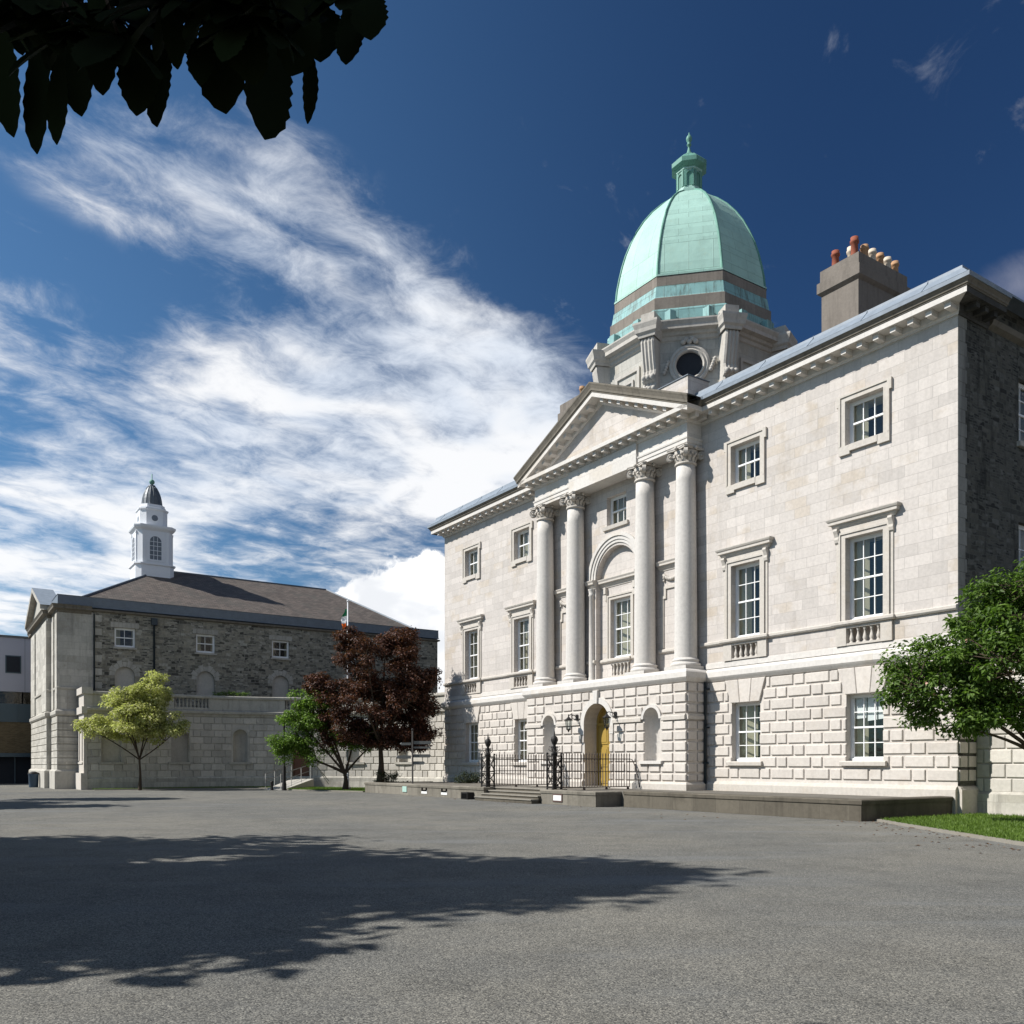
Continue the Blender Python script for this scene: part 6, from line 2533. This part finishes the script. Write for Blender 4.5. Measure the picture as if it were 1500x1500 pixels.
# shade trees out of the picture to the left (their shadows lie on the court)
tree('lime_tree', 'big lime tree left of the court casting the broad shadow on the gravel', (-15.5, 9.5, 0), [(0, 0, 0), (0.1, 0, 2.0), (0, 0, 3.8)], 0.38,
     [(-1.5, 2.6, 9.5, 4.2, 5.2, 3.2, 3), (-1.0, 1.0, 7.0, 4.0, 5.2, 2.6, 3), (1.6, 0.4, 12.0, 2.7, 2.5, 2.7, 1.6), (2.8, 0.6, 12.6, 1.6, 1.3, 1.9, .6), (-3, 5.5, 6.5, 3.5, 3.6, 2.2, 1.6), (-3, -2.2, 5.5, 2.6, 1.9, 1.8, .8), (3.6, -2.6, 6.6, 2.4, 1.5, 1.9, 1.3), (0.5, -2.6, 6.0, 2.8, 1.8, 2.0, 1.3), (2.0, -1.0, 8.6, 2.6, 2.0, 2.0, 1.3)], 620, 60, 0.42, 'leaf_deep', 21, 1.0, group='lime trees along the left side', forks=12, wid=0.7)
tree('lime_tree', 'far lime tree left of the court whose shadow reaches toward the pavilion', (-27.5, 33.5, 0), [(0, 0, 0), (0.1, 0, 2.0), (0, 0, 3.6)], 0.35,
     [(0, -3.2, 9.0, 2.5, 1.5, 2.2, 2), (0.6, 3.6, 8.4, 2.3, 1.5, 2.2, 2), (0, 0, 7.0, 2.5, 1.2, 1.4, .6)], 160, 60, 0.42, 'leaf_deep', 22, 0.8, group='lime trees along the left side', forks=9, wid=0.7)


# ==================================================================== OVERHANGING CHESTNUT
def chestnut():
    rng = np.random.default_rng(77)
    root = bpy.data.objects.new('chestnut_tree', None)
    COL.objects.link(root)
    root.location = (-3.6, -1.6, 0)
    tag(root, 'chestnut tree whose big dark leaves hang into the upper left corner', 'tree')
    ox, oy = -3.6, -1.6

    def loc(p):
        return (p[0] - ox, p[1] - oy, p[2])
    V, T = [], []

    def flush():
        """every compound leaf is a part of the tree"""
        if V:
            raw_mesh('leaf', list(V), list(T), 'leaf_chestnut', root)
            V.clear()
            T.clear()

    def leaflet(base, tip, width, face):
        """obovate toothed leaflet from base to tip, cupped"""
        base, tip = Vector(base), Vector(tip)
        ax = tip - base
        L = ax.length
        ax.normalize()
        sd = ax.cross(Vector(face)).normalized()
        nm = sd.cross(ax).normalized()
        n = 22
        b0 = len(V)
        mids, ls, rs = [], [], []
        ph = rng.uniform(0, 6)
        for i in range(n + 1):
            q = i / n
            w = width * 0.5 * (q ** 0.80) * max(1 - q ** 4.2, 0) ** 0.85 * 1.32 + 0.002
            wl = w * (1 + (0.07 if i % 2 else -0.06) * (q > 0.25) + 0.06 * sin(9 * q + ph))
            wr = w * (1 + (0.07 if i % 2 else -0.06) * (q > 0.25) + 0.06 * sin(8 * q + ph * 2))
            c = base + ax * (L * q) + nm * (-0.10 * L * q * q) + sd * (0.012 * sin(4 * q + ph))
            mids.append(c)
            ls.append(c + sd * wl + nm * (0.22 * w))
            rs.append(c - sd * wr + nm * (0.22 * w))
        for grp in (mids, ls, rs):
            for p in grp:
                V.append(loc(p))
        k = n + 1
        for i in range(n):
            T.append((b0 + i, b0 + i + 1, b0 + k + i + 1, b0 + k + i))
            T.append((b0 + i, b0 + 2 * k + i, b0 + 2 * k + i + 1, b0 + i + 1))
    twigs = []
    # lowest leaflets: (x of tip, height of tip, width, length), about two metres and a half from the viewer
    tips = [(-1.395, 3.29, 0.12, 0.36), (-1.322, 3.252, 0.095, 0.42), (-1.285, 3.28, 0.07, 0.34), (-1.21, 3.345, 0.12, 0.30), (-1.13, 3.40, 0.10, 0.26),
            (-1.045, 3.36, 0.11, 0.30), (-0.985, 3.325, 0.095, 0.30), (-0.92, 3.47, 0.06, 0.20), (-0.86, 3.44, 0.08, 0.22), (-0.79, 3.355, 0.175, 0.33), (-0.665, 3.29, 0.165, 0.40),
            (-0.57, 3.335, 0.045, 0.32), (-0.535, 3.50, 0.15, 0.24), (-0.455, 3.49, 0.09, 0.22), (-0.405, 3.56, 0.12, 0.22), (-0.60, 3.45, 0.13, 0.24), (-0.72, 3.43, 0.13, 0.26)]
    for (x, z, w, L) in tips:
        y = 2.40 + rng.uniform(-0.16, 0.16)
        q = y / 2.4
        tip = (x * q, y, EYE + (z - EYE) * q)
        base = (tip[0] + rng.normal(0, 0.025), y + rng.uniform(-0.05, 0.12), tip[2] + L)
        leaflet(base, tip, w * 1.1, (rng.normal(0, 0.22), -1, rng.normal(0, 0.15)))
        flush()
    hubs = []
    for i in range(74):
        x = rng.uniform(-1.85, -0.42)
        y = rng.uniform(2.15, 3.0)
        q = y / 2.4
        z = rng.uniform(3.60, 3.95) if i % 2 else rng.uniform(3.55, 3.72)
        hubs.append((x * q, y, EYE + (z - EYE) * q))
    for h in hubs:
        h = Vector(h)
        out = Vector((rng.normal(0.1, 0.5), rng.normal(-0.5, 0.4), 0)).normalized()
        for k in range(7):
            a = (k - 3) * 0.62
            d = Vector((out.x * cos(a) - out.y * sin(a), out.x * sin(a) + out.y * cos(a), -rng.uniform(0.5, 1.3))).normalized()
            L = rng.uniform(0.17, 0.26) * (1 - 0.10 * abs(k - 3))
            t_ = h + d * L
            gx, gz = t_.x / t_.y * 2.4, (t_.z - EYE) / t_.y * 2.4
            low = 1.86 if gx < -0.95 else (1.90 if gx < -0.56 else 2.02)
            if gz < low + 0.03 or gx > -0.415 or (gx > -0.45 and gz < 2.08):
                continue
            leaflet(h, t_, L * 0.46, (rng.normal(0, .2), rng.normal(-0.5, .2), 0.8))
        flush()
        twigs.append(([loc(h), loc(h + Vector((-0.05, 0.02, 0.14))), loc(h + Vector((-0.12, 0.05, 0.26)))], [0.004, 0.005, 0.006]))
    # limb and trunk
    br = [((0, 0, 0), 0.34), ((0.05, 0.05, 1.6), 0.27), ((0.0, 0.2, 3.2), 0.24), ((-0.1, 0.3, 5.2), 0.2), ((0.1, 0.4, 8.0), 0.12)]
    L = [([b[0] for b in br], [b[1] for b in br]),
         ([(0.0, 0.2, 3.6), (0.6, 2.0, 4.45), (1.5, 3.6, 4.55), (2.4, 4.2, 4.30), (3.1, 4.35, 4.02)], [0.10, 0.075, 0.05, 0.03, 0.012]),
         ([(1.5, 3.6, 4.55), (1.9, 4.2, 4.35), (2.1, 4.5, 4.1)], [0.03, 0.02, 0.01]), ([(0, 0.3, 4.6), (-1.5, 0.5, 6.2), (-2.6, 0.6, 7.2)], [0.12, .08, .04]),
         ([(0, 0.3, 5.0), (1.2, -0.5, 6.6), (1.8, -1.0, 7.6)], [0.11, .08, .04])]
    V2, T2 = tubes_mesh(L + twigs, 7)
    raw_mesh('trunk', [tuple(v) for v in V2], T2, 'bark', root)
    cs = []
    while len(cs) < 330:
        d = rng.normal(0, 1, 3)
        d /= np.linalg.norm(d)
        e = ((-1.2, 2.2, 7.2, 3.4, 3.2, 2.2), (0.6, 3.0, 5.9, 2.3, 1.7, 1.0), (-2.6, 2.8, 5.9, 2.0, 2.2, 1.6))[rng.choice(3, p=(0.5, 0.25, 0.25))]
        p = np.array(e[:3]) + d * rng.uniform(0.2, 1) ** 0.4 * np.array(e[3:])
        wy, wz = p[1] + oy, p[2]
        if wz - EYE < 0.98 * max(wy, 0) + 0.9 or wy > 3.5:
            continue
        cs.append(p)
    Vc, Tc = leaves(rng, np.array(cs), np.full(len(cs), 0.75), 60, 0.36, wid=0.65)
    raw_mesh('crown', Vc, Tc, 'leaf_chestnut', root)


chestnut()

# ==================================================================== POSTS, FLAG, RAMP
t = thing('lamp_post', 'slim black lamp post in front of the bright green tree', 'lamp post', (*(-20.2, -8.1), 0))
k = Kit(t)
u, v = -20.2, -8.1
m = MB()
m.lathe([(0.13, -1.55), (0.13, -1.2), (0.10, -1.0), (0.095, -0.2), (0.065, -0.1), (0.055, 2.2), (0.07, 2.25), (0.07, 2.32)], (u, v), 14)
k.part(m, 'post', 'black_iron')
m = MB()
m.lathe([(0.10, 2.32), (0.20, 2.72), (0.22, 2.75), (0.12, 2.90), (0.05, 2.96), (0.05, 3.05), (0.001, 3.12)], (u, v), 8, smooth=False)
k.part(m, 'lamp_head', 'black_iron')
t = thing('bollard', 'short dark bollard at the foot of the ramp, left of the lamp post', 'bollard', (-20.9, -8.6, 0))
k = Kit(t)
m = MB()
m.lathe([(0.10, -1.55), (0.09, -1.48), (0.075, -1.4), (0.075, -1.12), (0.095, -1.08), (0.08, -1.02), (0.001, -0.99)], (-20.9, -8.6), 14)
k.part(m, 'post', 'black_iron')

t = thing('flagpole', 'tall white flagpole standing between the green and copper trees', 'flagpole', (-18.5, -4.85, 0))
k = Kit(t)
u, v = -18.5, -4.85
m = MB()
m.tube([(u, v, -1.52), (u, v, 4), (u, v, 9.55)], [0.075, 0.06, 0.04], 10)
m.ball((u, v, 9.6), 0.07, 10, 8)
k.part(m, 'pole', 'pole_white')
m = MB()
m.lathe([(0.20, -1.55), (0.20, -1.4), (0.09, -1.32)], (u, v), 12)
k.part(m, 'base', 'concrete_ramp')
fl = thing('flag', 'limp green, white and orange flag hanging from the white flagpole', 'flag', (u, v, 9))
k = Kit(fl)
for i, mt in enumerate(('flag_green', 'flag_white', 'flag_orange')):
    m = MB()
    pr = None
    for j in range(9):
        q = j / 8
        z = 9.15 - 0.42 * i - 0.42 * q
        row = []
        for a in range(7):
            e = a / 6
            sp = 0.05 + 0.20 * min(1, (i + q) / 1.5)
            row.append((u - 0.06 - sp * e * 0.75 + 0.03 * sin(5 * q + 3 * i), v - 0.05 - sp * e * 0.9 + 0.07 * sin(9 * e + 2 * (i + q)), z - 0.05 * e))
        if pr:
            for a in range(6):
                m.face([pr[a], pr[a + 1], row[a + 1], row[a]], smooth=True)
        pr = row
    k.part(m, 'flag_stripe', mt)

t = thing('fingerpost', 'black fingerpost with grey direction boards in the shade by the white wall', 'signpost', (-11.3, -4.3, 0.5))
k = Kit(t)
u, v = -11.3, -4.3
m = MB()
m.tube([(u, v, -1.05), (u, v, 1.75)], 0.045, 10)
m.ball((u, v, 1.80), 0.07, 10, 8)
k.part(m, 'post', 'black_iron')
ca_, sa_ = 0.55, -0.84                               # boards lie square to the court


def ffp(s, o, z):
    return (u + s * ca_ - o * 0.84, v - s * 0.84 * -1 * 0 + s * 0.83 - o * 0.55, z)


for (a, b, z, h) in ((0.06, 0.95, 1.12, 0.16), (-0.55, -0.06, 1.05, 0.13), (0.06, 0.92, 0.42, 0.17), (-0.75, -0.06, 0.36, 0.17), (0.06, 0.60, 0.05, 0.17), (0.06, 0.9, 0.86, 0.10)):
    m = MB()
    m.fbox(ffp, a, b, 0.02, 0.05, z - h / 2, z + h / 2)
    e = b if b > 0.1 else a
    d = 0.08 if b > 0.1 else -0.08
    m.mesh([ffp(e, 0.02, z - h / 2), ffp(e, 0.02, z + h / 2), ffp(e + d, 0.02, z), ffp(e, 0.05, z - h / 2), ffp(e, 0.05, z + h / 2), ffp(e + d, 0.05, z)], [(0, 1, 2), (3, 4, 5), (0, 2, 5, 3), (1, 2, 5, 4)])
    k.part(m, 'board', 'sign_grey')

# ramp and handrails to the brown door
t = thing('door_ramp', 'pale concrete ramp with low walls leading up to the brown door', 'ramp', (-24.5, -6.0, 0))
k = Kit(t)
m = MB()
A = [(-21.4, -8.9), (-20.4, -8.1), (-24.6, -4.6), (-25.9, -5.6)]
z0 = [-1.53, -1.53, -0.97, -0.97]
m.mesh([(p[0], p[1], z) for p, z in zip(A, z0)] + [(p[0], p[1], -1.56) for p in A], [(0, 1, 2, 3), (0, 1, 5, 4), (1, 2, 6, 5), (2, 3, 7, 6), (3, 0, 4, 7)])
k.part(m, 'slab', 'concrete_ramp')
m = MB()
for (p, q) in (((-20.5, -8.2), (-24.4, -4.9)), ((-21.3, -8.85), (-25.4, -5.8))):
    for i in range(4):
        e = i / 3
        x_, y_ = p[0] + (q[0] - p[0]) * e, p[1] + (q[1] - p[1]) * e
        zb = -1.53 + 0.56 * e
        m.tube([(x_, y_, zb), (x_, y_, zb + 0.95)], 0.022, 6)
    m.tube([(p[0], p[1], -0.60), (q[0], q[1], -0.04)], 0.024, 6)
    m.tube([(p[0], p[1], -1.0), (q[0], q[1], -0.44)], 0.018, 6)
m.tube([(-24.2, -4.6, -0.1), (-23.0, -4.2, -1.1)], 0.024, 6)
m.tube([(-24.0, -4.4, -0.5), (-23.3, -4.1, -1.3)], 0.02, 6)
k.part(m, 'handrail', 'steel_rail')

# small bin by the pavilion front
t = thing('litter_bin', 'small blue grey bin standing against the pavilion front corner', 'bin', (-36.0, -19.6, 0))
k = Kit(t)
m = MB()
m.lathe([(0.26, -1.55), (0.28, -1.5), (0.31, -0.72), (0.33, -0.70), (0.33, -0.64), (0.20, -0.55)], (-36.0, -19.6), 14)
k.part(m, 'body', 'bin_blue')
m = MB()
m.lathe([(0.34, -0.66), (0.34, -0.60), (0.1, -0.5)], (-36.0, -19.6), 14)
k.part(m, 'lid', 'black_iron')
